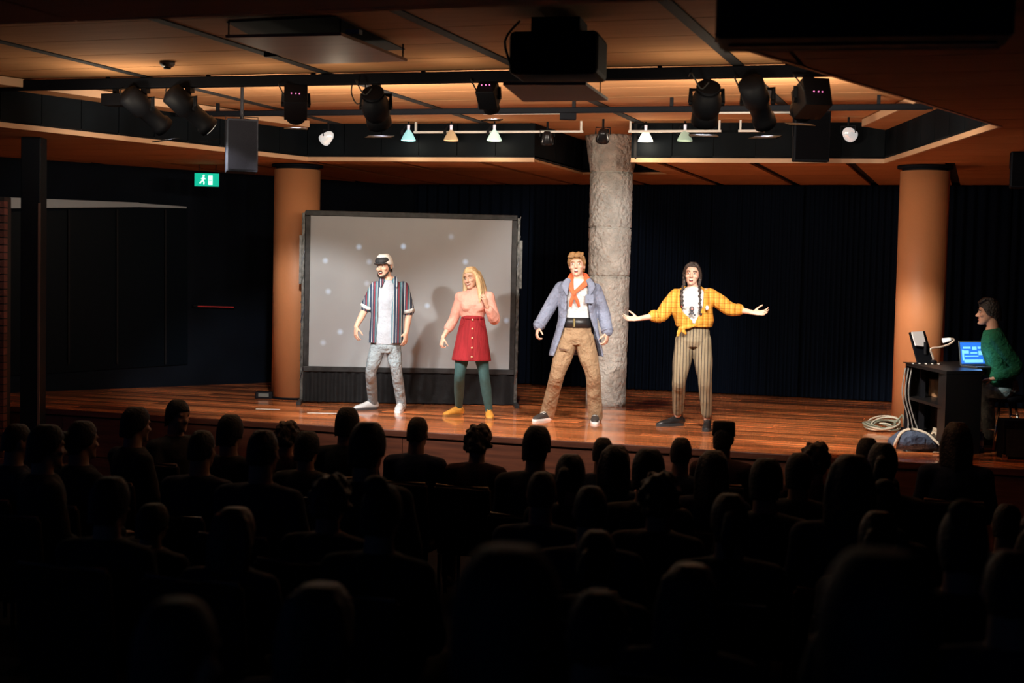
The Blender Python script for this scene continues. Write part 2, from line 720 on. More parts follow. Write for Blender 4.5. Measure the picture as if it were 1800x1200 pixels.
# ---- columns
M_COLUMN = mat('terracotta_plaster', (0.50, 0.205, 0.085), 0.55, var=(1.5, 0.06), bump=(40, 0.08))
M_STONE = mat('rough_concrete', (0.62, 0.61, 0.565), 0.85, var=(7, 0.22), bump=(20, 1.0, 0.06))


def round_column(px, py, width_px, label):
    near = on_z(px, py, ZS)
    dist = (near - CAM).dot(HFWD)
    r = width_px / 2 * dist / FOC / math.sqrt(1 + ((px - 900) / FOC) ** 2)
    r = r * (1 + r / dist)
    c = near + HFWD * r
    root = empty('column', (c.x, c.y, ZS))
    h = ZL - ZS
    MB().lathe([(r, 0.02), (r, h - 0.06)], 48).build('shaft', M_COLUMN, root, True)
    MB().lathe([(r + 0.03, h - 0.03), (r + 0.03, h - 0.002)], 40).build('collar', BLACK, root, True)
    MB().lathe([(r - 0.02, h - 0.07), (r - 0.02, h - 0.02)], 40).build('shadow_gap', BLACK, root, True)
    MB().lathe([(r + 0.004, 0.0), (r + 0.004, 0.025)], 40).build('base_ring', BLACK, root, True)
    tag(root, label, 'column', 'terracotta columns on the stage')
    return c


colL = round_column(511, 703, 81, 'smooth terracotta round column beside the projection screen')
colR = round_column(1622, 757, 88, 'smooth terracotta round column behind the sound desk')

near = on_z(1067, 715, ZS)
rr = 36.5 * (near - CAM).dot(HFWD) / FOC
cS = near + HFWD * rr
root = empty('stone_column', (cS.x, cS.y, ZS))
tag(root, 'rough pale concrete column with flared top behind the blue-coated performer', 'column')
rg = random.Random(5)


def rough_shaft(z0, z1, r0f, n, seg, jit):
    rs = []
    for i in range(n + 1):
        t = i / n
        rad = r0f(t)
        rs.append([V(((rad + rg.uniform(-jit, jit)) * math.cos(2 * PI * j / seg), (rad + rg.uniform(-jit, jit)) * math.sin(2 * PI * j / seg), z0 + (z1 - z0) * t)) for j in range(seg)])
    return rs


HS = ZU - ZS
zj = [0.0, 1.52, 2.08, 2.72]
fac = [0.965, 1.0, 1.03, 1.03]
for i in range(3):
    MB().rings(rough_shaft(zj[i], zj[i + 1] - 0.012, lambda t, i=i: rr * (fac[i] + (fac[i + 1] - fac[i]) * t), 30, 48, 0.006)).build('drum', M_STONE, root, True)
    MB().lathe([(rr * 0.97, zj[i + 1] - 0.014), (rr * 0.97, zj[i + 1] + 0.002)], 40).build('joint', M_STONE, root, True)
MB().rings(rough_shaft(2.72, HS - 0.002, lambda t: rr * (1.02 + 0.28 * t ** 0.8), 14, 48, 0.009)).build('capital', M_STONE, root, True)

# slim black square post in the left aisle
pt = on_z(60, 242, ZL)
root = empty('square_post', (pt.x, pt.y, 0), YAW)
M_POST = mat('post_paint', (0.006, 0.0065, 0.009), 0.5, spec=0.2)
MB().box((0, 0, ZL / 2), (0.19, 0.19, ZL - 0.004)).build('shaft', M_POST, root, bevel=0.008)
MB().box((0.088, -0.1, 1.55), (0.022, 0.012, 2.9)).build('lit_edge_strip', mat('lit_edge_brown', (0.16, 0.09, 0.07), 0.45), root)  # brown strip paints the light along the post's right edge
MB().box((-0.13, 0.1, 1.6), (0.05, 0.02, 3.0)).build('glass_strip', mat('dark_glass', (0.01, 0.025, 0.045), 0.1), root)
tag(root, 'slim black square post with its lit edge painted as a brown strip in the left aisle', 'post')

# brick pier at the far left: every brick laid
bp = on_d(-12, 340, 14.6)
bl = on_d(16, 340, 14.6)
pw = 0.42
pier = MB().box((0, 0, 1.55), (pw - 0.03, 0.2, 3.1)).build('wall_brick_pier', mat('mortar', (0.03, 0.025, 0.025), 0.9))
pier.location = (bl.x - 0.5 * pw * math.cos(YAW), bl.y - 0.5 * pw * math.sin(YAW), 0)
pier.rotation_euler.z = YAW
struct(pier)
M_BRICK = mat('dark_red_brick', (0.16, 0.055, 0.045), 0.85, rnd=0.3, bump=(60, 0.4))
bm1 = MB().box((0, 0, 0), (0.20, 0.1, 0.064)).mesh('brick')
bm1.materials.append(M_BRICK)
bm2 = MB().box((0, 0, 0), (0.095, 0.1, 0.064)).mesh('brick')
bm2.materials.append(M_BRICK)
for r in range(40):
    z = 0.04 + r * 0.0765
    xs = [(-0.105, bm1), (0.105, bm1)] if r % 2 else [(-0.1575, bm2), (0.0, bm1), (0.1575, bm2)]
    for x, me in xs:
        o = bpy.data.objects.new('brick', me)
        COL.objects.link(o)
        o.parent = pier
        o.location = (x, -0.075, z)

# glazed band high on the left wall
nW = V((nL.x, nL.y, 0))


def on_left(px, py, off=0.0):
    return on_plane(px, py, a - nW * off, nW)


M_RAIL = mat('pale_rail', (0.30, 0.33, 0.36), 0.35)
M_GLASS = mat('window_glass', (0.002, 0.004, 0.007), 0.4, spec=0.05)
win = struct(MB().slab([on_left(18, 372, 0.03), on_left(330, 366, 0.03), on_left(330, 640, 0.03), on_left(18, 660, 0.03)], 0.02).build('window_1', M_GLASS))
MB().slab([on_left(18, 347, 0.06), on_left(245, 356, 0.06), on_left(245, 364, 0.06), on_left(18, 366, 0.06)], 0.03).build('window_head', M_RAIL, win)
MB().slab([on_left(245, 357, 0.05), on_left(328, 363, 0.05), on_left(328, 366, 0.05), on_left(245, 364, 0.05)], 0.02).build('window_head', M_RAIL, win)
for x in (120, 205, 290):
    MB().slab([on_left(x, 368, 0.06), on_left(x + 3, 368, 0.06), on_left(x + 3, 640, 0.06), on_left(x, 640, 0.06)], 0.03).build('window_frame', BLACKM, win)
# thin red light strip on the left wall
rl = empty('red_light_strip', on_left(376, 538, 0.05))
o = rl.location.copy()
MB().slab([on_left(340, 536, 0.05) - o, on_left(412, 538, 0.05) - o, on_left(412, 542, 0.05) - o, on_left(340, 540, 0.05) - o], 0.03).build('housing', BLACKM, rl)
MB().slab([on_left(348, 537.5, 0.056) - o, on_left(411, 539, 0.056) - o, on_left(411, 540.6, 0.056) - o, on_left(348, 539, 0.056) - o], 0.01).build('tube', mat('red_glow', (0.5, 0.03, 0.03), 0.4, emit=0.16), rl)
tag(rl, 'thin dim red light strip on the dark left wall', 'light strip')

# ---- stage curtain: hanging lengths with real folds
M_CURT = mat('black_velvet', (0.0035, 0.0065, 0.014), 0.9, bump=(90, 0.2), spec=0.05)


def drape(x0, x1, y, z0, z1, seed, wave=0.13, amp=0.045):
    rd = random.Random(seed)
    n = int((x1 - x0) / 0.015)
    ph, prof = rd.random() * 6, []
    for i in range(n + 1):
        x = x0 + (x1 - x0) * i / n
        ph += 2 * PI * 0.015 / (wave * (0.8 + 0.4 * math.sin(i * 0.013 + seed)))
        prof.append((x, math.sin(ph) * amp * (0.7 + 0.3 * math.sin(i * 0.05))))
    mb = MB()
    zs = [z0 + (z1 - z0) * k / 6 for k in range(7)]
    for off in (0, 0.012):
        k0 = len(mb.v)
        for kz, z in enumerate(zs):
            for (x, dy) in prof:
                mb.v.append(V((x, dy * (1.15 - 0.35 * kz / 6) + off, z)))
        m_ = len(prof)
        for kz in range(6):
            for i in range(m_ - 1):
                q = k0 + kz * m_ + i
                mb.f.append((q, q + 1, q + m_ + 1, q + m_))
    return mb


cnames = ['behind the projection screen', 'between the screen and the concrete column', 'right behind the concrete column', 'behind the mustard-shirted performer',
          'between the mustard-shirted performer and the sound desk', 'behind the right terracotta column', 'at the far right behind the seated operator']
xs = [-7.6, -5.9, -4.6, -3.4, -2.2, -1.0, 0.3, 1.6]
for i in range(7):
    o = drape(-(xs[i + 1] - xs[i]) / 2 + 0.01, (xs[i + 1] - xs[i]) / 2 - 0.01, 0, ZS + 0.012, ZL - 0.01, i + 1).build('stage_curtain', M_CURT, None, True)
    o.location = ((xs[i] + xs[i + 1]) / 2, YB - 0.11, 0)
    tag(o, 'length of black stage curtain ' + cnames[i], 'curtain', 'black curtains across the back of the stage')

# ================================================================== HUNG FROM THE CEILING
ZB = 3.955


def cut_line(p, q, hs):
    """shorten a line so that it stays inside the coffer"""
    p, q = V(p), V(q)
    for (a_, b_, s_) in hs:
        def g(t):
            return s_ * ((b_[0] - a_[0]) * (t.y - a_[1]) - (b_[1] - a_[1]) * (t.x - a_[0]))
        gp, gq = g(p), g(q)
        if gp < 0 <= gq:
            p = p + (q - p) * (gp / (gp - gq) + 0.01)
        elif gq < 0 <= gp:
            q = p + (q - p) * (gp / (gp - gq) - 0.01)
    return p, q


def lighting_bar(name, pa, pb, size, label, drop=0.0):
    zb_ = ZU - size / 2 - .018 - drop
    p, q = cut_line(on_z(*pa, zb_), on_z(*pb, zb_), [right_of, in_r, half(P4, P5, -1)] if drop else [in_r, half(P4, P5, -1)])
    root = empty(name, (p + q) / 2, math.atan2(q.y - p.y, q.x - p.x))
    L = (q - p).length
    MB().box((0, 0, 0), (L - .02, size, size)).build('beam', BLACK, root, bevel=0.008)
    MB().box((0, 0, -size / 2 - .002), (L - .1, size * .35, .004)).build('track_slot', BLACKM, root)
    for i in range(8):
        MB().box((-L / 2 + L * (i + .5) / 8, 0, size / 2 + .009 + drop / 2), (.03, .03, .016 + drop)).build('fixing', BLACKM, root)
    for s in (-1, 1):
        MB().box((s * (L / 2 - .006), 0, 0), (.012, size * 1.05, size * 1.02)).build('end_cap', BLACKM, root)
    tag(root, label, 'lighting bar', 'black bars under the coffered ceiling')
    return p, q


b1p, b1q = lighting_bar('lighting_bar', (-60, 152), (1500, 123), 0.085, 'thicker black lighting bar nearer the audience carrying the spotlights')
b2p, b2q = lighting_bar('lighting_bar', (60, 203), (1640, 187), 0.05, 'thinner black lighting bar farther back over the stage', .06)
# white tubes standing in for light streaks on the ceiling behind the second bar
for (xa, xb) in ((538, 655), (850, 985), (1262, 1392)):
    p, q = on_z(xa, 202.5 - xa * 0.0035, ZU - 0.03), on_z(xb, 202.5 - xb * 0.0035, ZU - 0.03)
    o = MB().tube([(0, 0, 0), q - p], 0.012, 8).build('light_streak', WHITEP, None, True)
    o.location = p
    tag(o, {538: 'short light streak shaped as a white tube under the ceiling above the leftmost stage lamp', 850: 'light streak shaped as a white tube under the ceiling left of the concrete column', 1262: 'light streak shaped as a white tube under the ceiling left of the black loudspeaker panel'}[xa], 'light_streak', 'light streaks shaped as white tubes along the rear lighting bar')


def bar_at(p, q, px):
    """point of a bar above which this picture column falls"""
    best = min(range(401), key=lambda i: abs(proj(p + (q - p) * (i / 400))[0] - px))
    return p + (q - p) * (best / 400)


def proj(w_):
    d = V(w_) - CAM
    return (900 + FOC * d.dot(_r) / d.dot(_f), 600 - FOC * d.dot(_u) / d.dot(_f))


M_LENS = mat('lamp_lens', (0.9, 0.85, 0.75), 0.1, emit=1.5, emit_col=(1, 0.9, 0.75))
M_LED = mat('indicator', (0.9, 0.2, 0.5), 0.4, emit=1.5)
M_GEL = mat('gel_frame', (0.10, 0.05, 0.03), 0.6)
ZAX = V((0, 0, 1))


def spotlight(px, target, style, label, scale=1.0):
    p = bar_at(b1p, b1q, px)
    root = empty('stage_spotlight', p)
    piv = V((0, 0, -0.20 * scale))
    aim = (V(target) - (p + piv)).normalized()
    rot = aim.to_track_quat('Z', 'Y').to_matrix()
    side = rot @ V((1, 0, 0))
    k = scale
    MB().box((0, 0, -0.06), (0.05, 0.07, 0.05)).tube([(0, 0, -0.05), (0, 0, -0.12 * k)], 0.014, 8).build('clamp', BLACKM, root)
    yk = MB()
    w2 = 0.105 * k
    top = V((0, 0, -0.105 * k))
    hs_ = V((side.x, side.y, 0)).normalized()
    yk.tube([piv - hs_ * w2, top + V((0, 0, -0.01)) - hs_ * w2, top + hs_ * 0, top + V((0, 0, -0.01)) + hs_ * w2, piv + hs_ * w2], [(0.02, 0.006)] * 5, 6)
    yk.build('yoke', BLACKM, root)
    body = MB()
    if style == 'profile':
        body.lathe([(0.05, -0.20), (0.085, -0.18), (0.088, -0.02), (0.07, 0.0), (0.065, 0.14), (0.078, 0.15), (0.078, 0.20)], 20, piv, rot @ Matrix.Scale(k, 3))
    elif style == 'head':
        body.ell(piv, (0.10 * k, 0.105 * k, 0.14 * k), rot, 18, 10)
        body.lathe([(0.085, 0.04), (0.09, 0.13), (0.09, 0.15)], 20, piv, rot @ Matrix.Scale(k, 3))
    else:
        body.box(piv + rot @ V((0, 0, -0.03 * k)), (0.19 * k, 0.2 * k, 0.22 * k), rot)
        body.lathe([(0.08, 0.06), (0.085, 0.16)], 20, piv, rot @ Matrix.Scale(k, 3))
    body.build('housing', BLACKM, root, style != 'box', bevel=0.006 if style == 'box' else 0)
    zl = {'profile': 0.201, 'head': 0.152, 'box': 0.162}[style] * k
    MB().lathe([(0.066 * k, 0), (0.066 * k, 0.004)], 20, piv + aim * zl, rot).build('lens', M_LENS, root)
    for s in (-1, 1):
        MB().lathe([(0.02, -0.014), (0.02, 0.014)], 10, piv + side * s * w2, rot @ Matrix.Rotation(PI / 2, 3, 'Y')).build('knob', BLACKM, root)
    rear = piv - aim * (0.12 if style == 'box' else 0.17) * k
    fins = MB()
    for i in range(4):
        fins.lathe([(0.08 * k, 0), (0.08 * k, 0.008)], 16, piv - aim * (0.05 + 0.028 * i) * k, rot)
    fins.build('cooling_fins', BLACKM, root)
    MB().box(piv + aim * (zl + 0.012) + V((0, 0, -0.085 * k)), (0.19 * k, 0.13 * k, 0.008), Euler((R(-12), 0, math.atan2(hs_.y, hs_.x))).to_matrix()).build('barn_door', BLACK, root)
    if style == 'box':
        for i, dx in enumerate((-0.03, 0.0, 0.035)):
            MB().ell(rear + hs_ * dx + V((0, 0, -0.01)) - aim * 0.035, 0.006, None, 6, 4).build('indicator', M_LED, root)
    cb = MB().tube([rear, rear + V((0, 0, -0.05)) + hs_ * 0.06, rear + hs_ * 0.13 + V((0, 0, 0.06)), hs_ * 0.14 + V((0, 0, -0.03))], 0.006, 6, sub=5)
    cb.build('cable', RUBBER, root, True)
    tag(root, label, 'spotlight', 'spotlights on the front lighting bar')
    return p + piv + aim * (zl + 0.06), p


STY = {255: ('profile', 'leftmost large black spotlight on the front bar, tilted toward the stage', 1.15), 335: ('profile', 'second large black spotlight on the front bar, tilted right', 1.15),
       520: ('box', 'boxy black spotlight with pink indicator lights on the front bar', 1.0), 660: ('head', 'black spotlight with chrome specks beside the hanging cable loop', 1.15),
       860: ('box', 'small black spotlight left of the hanging projector', 0.8), 1245: ('head', 'black spotlight right of the projector above the concrete column side', 1.15),
       1335: ('profile', 'black spotlight second from the right on the front bar', 1.15), 1425: ('box', 'rightmost bulky black spotlight on the front bar', 1.1)}
for (px, tg, wt, ang, colr), hw_ in zip(STAGE_SPOTS, CEIL_FILL):
    st, lab, k = STY[px]
    lp, bp_ = spotlight(px, tg, st, lab, k)
    spot_lamp('spot_beam', lp, tg, wt, ang, 0.45, colr)
    spot_lamp('ceiling_fill', lp, lp + V((-.15, .85, .5)), hw_, 168, .4, (1, .86, .68))  # added wide lamp tipped up over the stage to fill the ceiling
    point_lamp('front_fill', bp_ + V((-.1, -.5, -.30)), 8.0 if px < 400 else 3.4, (1, .84, .62), .04)  # added lamp hanging free before the bar, brightens the front of the ceiling

# unlit small lamp left on the bar
p = bar_at(b1p, b1q, 205)
root = empty('floodlight', p)
MB().box((0, 0, -0.07), (0.04, 0.04, 0.06)).build('clamp', BLACKM, root)
MB().prism([(-0.10, -0.07), (0.10, -0.07), (0.07, 0.07), (-0.07, 0.07)], -0.19, -0.09).build('housing', BLACKM, root)
MB().box((0, 0.074, -0.14), (0.12, 0.006, 0.08)).build('glass', M_GLASS, root)
tag(root, 'small unlit black floodlight at the left end of the front bar', 'floodlight')

# loop of cable hanging from the front bar
p = bar_at(b1p, b1q, 618) - V((0, 0, 0.04))
q = bar_at(b1p, b1q, 642) - V((0, 0, 0.04)) - p
o = MB().tube([(0, 0, 0), (-0.005, 0, -0.07), q * 0.25 + V((0, 0, -0.145)), q * 0.6 + V((0, 0, -0.155)), q * 0.98 + V((0, 0, -0.09)), q], 0.006, 6, sub=5).build('cable_loop', RUBBER, None, True)
o.location = p
tag(o, 'thin black cable loop hanging from the front lighting bar', 'cable')


# ---- row of lamps along the back fascia
def lamp_rail(xa, xb, label):
    p, q = on_z(xa, 231.5 - (xa - 1000) * 0.004, 3.93), on_z(xb, 231.5 - (xb - 1000) * 0.004, 3.93)
    root = empty('lamp_rail', (p + q) / 2, math.atan2(q.y - p.y, q.x - p.x))
    L = (q - p).length
    MB().box((0, 0, 0), (L, 0.04, 0.022)).build('track', WHITEP, root)
    for s in (-1, 1):
        MB().box((s * (L / 2 - 0.02), 0, 0.06), (0.02, 0.03, 0.10)).build('bracket', WHITEP, root)
    tag(root, label, 'rail', 'white lamp rails along the fascia')


lamp_rail(728, 1025, 'white lamp rail left of the concrete column')
lamp_rail(1105, 1268, 'white lamp rail right of the concrete column')
lamp_rail(1298, 1345, 'short white lamp rail left of the black loudspeaker panel')


def bell_lamp(px, py, colr, label, glow=0.6, tilt=0.0):
    p = on_z(px, py, 3.90)
    root = empty('track_lamp', p, YAW)
    m = mat('lamp_shade_glass', colr, 0.25, emit=glow, emit_col=colr)
    rot = Euler((0, R(tilt), 0)).to_matrix()
    MB().lathe([(0.02, 0.045), (0.03, 0.03), (0.05, 0.0), (0.078, -0.055), (0.080, -0.07), (0.07, -0.066), (0.03, 0.0), (0.012, 0.03)], 20, (0, 0, 0), rot).build('lamp_shade', m, root, True)
    MB().lathe([(0.014, 0.04), (0.016, 0.10)], 12, (0, 0, 0), rot).build('lamp_socket', mat('bright_socket', (0.85, 0.8, 0.9), 0.3, emit=0.5), root, True)
    MB().box((-0.07, 0.02, 0.02), (0.03, 0.03, 0.05)).build('transformer', BLACKM, root)
    MB().tube([(-0.07, 0.02, 0.03), (-0.04, 0.02, 0.09), (0, 0, 0.10), (0, 0.01, ZU - 3.90 - 0.005)], 0.009, 8).build('arm', BLACKM, root)
    point_lamp('lamp_glow', p + V((0, -.05, -.09)), 5.0 * glow, (1, .82, .6), .05)
    tag(root, label, 'lamp', 'small lamps along the back fascia')


bell_lamp(718, 236, (0.35, 0.75, 0.80), 'small cyan bell-shaped lamp on the rear rail', 0.7)
bell_lamp(793, 236, (0.62, 0.44, 0.25), 'small tan bell-shaped lamp on the rear rail', 0.35)
bell_lamp(869, 236, (0.62, 0.85, 0.72), 'small pale mint bell-shaped lamp left of the concrete column', 0.8)
bell_lamp(1135, 237, (0.95, 0.92, 0.80), 'small white bell-shaped lamp just right of the concrete column', 1.1)
bell_lamp(1204, 236, (0.36, 0.50, 0.40), 'small dull green bell-shaped lamp right of the concrete column', 0.4)


def par_lamp(px, py, label, bright, tilt, yaw_=0.0):
    p = on_z(px, py, 3.88)
    root = empty('small_spotlight', p, YAW + yaw_)
    rot = Euler((R(tilt), 0, 0)).to_matrix()
    c2 = bright if bright else (0.03, 0.03, 0.035)
    m = mat('small_lamp_body', c2, 0.25, 0.6, emit=0.55 if bright else 0.0)
    MB().lathe([(0.03, 0.06), (0.05, 0.03), (0.07, -0.05), (0.07, -0.08), (0.06, -0.075), (0.03, 0.0)], 18, (0, 0, 0), rot).build('housing', m, root, True)
    MB().tube([(-0.075, 0, 0), (-0.075, 0, 0.07), (0.075, 0, 0.07), (0.075, 0, 0)], [(0.008, 0.004)] * 4, 6).build('yoke', BLACKM, root)
    MB().tube([(0, 0, 0.07), (0, 0, ZU - 3.88 - 0.004)], 0.012, 8).build('stem', BLACKM, root)
    MB().box((0.04, 0.05, 0.04), (0.05, 0.04, 0.04)).build('ballast', BLACKM, root)
    tag(root, label, 'spotlight', 'small spotlights along the back fascia')


par_lamp(577, 240, 'small bright white tilted spotlight at the left end of the rear row', (0.95, 0.95, 0.92), 60, 0.9)
par_lamp(962, 240, 'small dark spotlight just left of the concrete column top', None, 25)
par_lamp(1060, 236, 'small dark spotlight above the concrete column', None, 40)
par_lamp(1358, 244, 'small dark spotlight left of the black loudspeaker panel', None, 30, 0.6)
par_lamp(1491, 234, 'small chrome spotlight right of the black loudspeaker panel', (0.8, 0.78, 0.76), 80, -0.6)
# black junction box under the second bar
p = bar_at(b2p, b2q, 998)
root = empty('junction_box', p - V((0, 0, .058)), YAW)
MB().box((0, 0, 0), (0.15, 0.1, 0.06)).build('casing', BLACK, root, bevel=0.006)
MB().box((0, 0, 0.031), (0.05, 0.04, 0.006)).build('bracket', BLACKM, root)
tag(root, 'small black junction box under the rear lighting bar', 'box')


# ---- loudspeakers
def loudspeaker(px0, px1, y0, y1, dist, deep, label, yaw_=0.0, hang=ZU):
    a_, b_ = on_d(px0, y1, dist), on_d(px1, y0, dist)
    c = (a_ + b_) / 2
    wd = (b_ - a_).dot(V((_r0.x, _r0.y, 0)))
    h = b_.z - a_.z
    root = empty('loudspeaker', (c.x, c.y, a_.z), YAW + yaw_)
    MB().box((0, 0, h / 2), (wd, deep, h)).build('cabinet', BLACK, root, bevel=0.012)
    MB().box((0, -deep / 2 - 0.004, h / 2), (wd * 0.9, 0.008, h * 0.92)).build('grille', mat('speaker_grille', (0.003, 0.003, 0.004), 0.9, bump=(300, 0.3), spec=0.02), root)
    if hang - a_.z - h > 0.02:
        MB().tube([(0, 0, h), (0, 0, hang - a_.z - 0.002)], 0.015, 8).build('hanger', BLACKM, root)
    MB().tube([(-wd / 2 - 0.006, 0, h * 0.5), (-wd / 2 - 0.006, 0, h + 0.03), (wd / 2 + 0.006, 0, h + 0.03), (wd / 2 + 0.006, 0, h * 0.5)], [(0.02, 0.004)] * 4, 6, ref=(0, 1, 0)).build('bracket', BLACKM, root)
    tag(root, label, 'loudspeaker')


loudspeaker(397, 452, 212, 303, 12.6, 0.30, 'black loudspeaker hanging from the ceiling above the green exit sign', 0.25)
loudspeaker(1393, 1459, 196, 284, 13.25, 0.10, 'flat black loudspeaker panel hanging above the stage at right')
loudspeaker(1776, 1830, 262, 330, 12.8, 0.25, 'black loudspeaker at the right edge under the lower ceiling', -0.3, ZL)

# ---- projector with its shelf
a_, b_ = on_d(897, 139, 8.7), on_d(1056, 60, 8.7)
c = (a_ + b_) / 2
root = empty('projector', (c.x, c.y, a_.z), 0.12)
wd, h = (b_ - a_).dot(V((_r0.x, _r0.y, 0))), ZU - a_.z - 0.03
mb = MB()
mb.box((0, 0.12, h * 0.42), (wd, 0.44, h * 0.70))
mb.build('casing', BLACK, root, bevel=0.03)
MB().box((0, 0.12, h * 0.9), (wd * 0.55, 0.3, h * 0.24)).build('mount', BLACK, root)
MB().lathe([(0.07, 0), (0.075, 0.05), (0.06, 0.06)], 20, (0.12, 0.34, h * 0.4), Euler((R(-90), 0, 0)).to_matrix()).build('lens', BLACKM, root, True)
for x in (-0.2, 0.24):
    MB().tube([(x, 0.3, 0.06), (x, 0.3, -0.065)], 0.004, 6).build('rod', BLACKM, root)
pl = MB()
inv = Matrix.Translation(root.location) @ Euler((0, 0, 0.12)).to_matrix().to_4x4()
inv = inv.inverted()
zt = a_.z - 0.07
pl.slab([inv @ on_z(884, 144, zt), inv @ on_z(1030, 144, zt), inv @ on_z(1069, 172, zt), inv @ on_z(920, 174, zt)], -0.018)
pl.build('shelf', mat('shelf_board', (0.07, 0.03, 0.022), 0.6), root)
MB().tube([(-0.25, -0.1, h * 0.15), (-0.3, -0.1, h * 0.6), (-0.22, -0.05, h * 0.95)], 0.008, 6, sub=4).build('cable', RUBBER, root, True)
tag(root, 'black projector hanging under the ceiling above a brown shelf', 'projector')

# ---- open ceiling hatch
root = empty('ceiling_hatch', on_z(560, 68, ZU))
o = root.location.copy()


def hz(pts, z):
    return [on_z(x, y, z) - o for x, y in pts]


MB().slab(hz([(398, 38), (590, 28), (712, 86), (505, 96)], ZU - 0.004), -0.006).build('opening', M_VOID, root)
MB().slab(hz([(396, 61), (600, 57), (716, 103), (538, 108)], ZU - 0.10), -0.02).build('flap', wood_mat('hatch_veneer', (0.34, 0.16, 0.08), (0.27, 0.12, 0.06), 0.6, 0, 0.0), root)
for (x, y) in ((402, 62), (598, 59), (708, 101), (545, 105)):
    p = on_z(x, y, ZU - 0.10) - o
    MB().tube([p, p + V((0, 0, 0.095))], 0.006, 6).build('rod', BLACKM, root)
MB().box(on_z(622, 57, ZU - 0.05) - o, (0.10, 0.05, 0.03)).build('latch', mat('dull_steel', (0.25, 0.25, 0.26), 0.4, 0.7), root)
MB().box(on_z(478, 94, ZU - 0.05) - o, (0.11, 0.04, 0.05)).build('motor', BLACKM, root)
tag(root, 'open ceiling hatch with hanging wooden flap above the screen', 'hatch')

root = empty('smoke_detector', on_z(294, 108, ZU))
MB().lathe([(0.06, 0), (0.06, -0.02), (0.045, -0.04), (0.02, -0.05)], 20).build('casing', mat('detector_dark', (0.05, 0.035, 0.03), 0.5), root, True)
MB().lathe([(0.03, -0.043), (0.028, -0.058)], 12).build('sensor', BLACKM, root, True)
tag(root, 'small dark smoke detector on the ceiling above the leftmost spotlight', 'detector')

# ---- black housing at the top right
p, q = on_z(1262, 68, 3.36), on_z(1778, 61, 3.36)
root = empty('screen_housing', (p + q) / 2, math.atan2(q.y - p.y, q.x - p.x))
L = (q - p).length
MB().box((0, 0.17, 0.132), (L, 0.34, 0.264)).build('casing', BLACK, root, bevel=0.006)
MB().box((0, 0.17, -0.004), (L * 0.94, 0.05, 0.008)).build('slot', BLACKM, root)
for s in (-1, 1):
    MB().box((s * (L / 2 + 0.006), 0.17, 0.13), (0.012, 0.3, 0.24)).build('end_cap', BLACKM, root)
tag(root, 'large black housing under the lower ceiling at the top right', 'housing')

# ---- exit sign
p0, p1 = on_d(342, 327, 16.6), on_d(385, 305, 16.6)
root = empty('exit_sign', ((p0.x + p1.x) / 2, (p0.y + p1.y) / 2, p0.z), YAW)
wd, h = (p1 - p0).dot(V((_r0.x, _r0.y, 0))), p1.z - p0.z
M_GREEN = mat('sign_green', (0.0, 0.42, 0.28), 0.4, emit=0.75, emit_col=(0.0, 0.55, 0.36))
M_SIGNW = mat('sign_white', (0.7, 0.95, 0.85), 0.4, emit=1.0)
MB().box((0, 0.03, h / 2), (wd + 0.01, 0.05, h + 0.01)).build('casing', BLACKM, root)
MB().box((0, 0, h / 2), (wd, 0.012, h)).build('panel', M_GREEN, root)
man = MB()
man.ell((-0.035, -0.008, h * 0.80), (0.014, 0.004, 0.014), None, 8, 6)
man.tube([(-0.038, -0.008, h * 0.70), (-0.046, -0.008, h * 0.45)], [(0.014, 0.004)] * 2, 6)
man.tube([(-0.046, -0.008, h * 0.45), (-0.030, -0.008, h * 0.32), (-0.034, -0.008, h * 0.14)], [(0.008, 0.004)] * 3, 6)
man.tube([(-0.046, -0.008, h * 0.45), (-0.066, -0.008, h * 0.33), (-0.082, -0.008, h * 0.22)], [(0.008, 0.004)] * 3, 6)
man.tube([(-0.038, -0.008, h * 0.66), (-0.015, -0.008, h * 0.55)], [(0.006, 0.004)] * 2, 6)
man.tube([(-0.038, -0.008, h * 0.66), (-0.065, -0.008, h * 0.58)], [(0.006, 0.004)] * 2, 6)
man.build('running_figure', M_SIGNW, root)
MB().box((0.045, -0.008, h * 0.48), (0.05, 0.006, h * 0.72)).build('door_symbol', M_SIGNW, root)
MB().tube([(0.028, -0.013, h * 0.45), (0.064, -0.013, h * 0.45)], [(0.005, 0.003)] * 2, 6).build('arrow', M_GREEN, root)
for s in (-1, 1):
    MB().tube([(s * wd * 0.35, 0.03, h), (s * wd * 0.35, 0.03, ZL - p0.z - 0.002)], 0.005, 6).build('hanger', BLACKM, root)
tag(root, 'glowing green exit sign with white running figure', 'sign')

# ================================================================== PROJECTION SCREEN
s0, s1 = on_z(531, 707, ZS), on_z(908, 713, ZS)
sx = (s1 - s0).normalized()
sn = V((sx.y, -sx.x, 0))            # toward the audience


def scr(px, py, off=0.0):
    return on_plane(px, py, s0 + sn * off, sn)


root = empty('projection_screen', (s0 + s1) / 2, math.atan2(sx.y, sx.x))
mi = (Matrix.Translation(root.location) @ Euler((0, 0, root.rotation_euler.z)).to_matrix().to_4x4()).inverted()


def sl(px, py):
    q = mi @ scr(px, py)
    return V((q.x, 0, q.z))


TL, TR, BR, BL = sl(546, 379), sl(900, 387), sl(895, 652), sl(543, 640)
oTL, oTR, oBR, oBL = sl(537, 370), sl(909, 377), sl(905, 660), sl(537, 650)
x0, x1 = (TL.x + BL.x) / 2, (TR.x + BR.x) / 2
z0, z1 = (BL.z + BR.z) / 2, (TL.z + TR.z) / 2
print('screen', x0, x1, z0, z1)
M_SCREEN = mat('screen_cloth', (0.325, 0.345, 0.365), 0.8, var=(1.2, 0.05), spec=0.2)
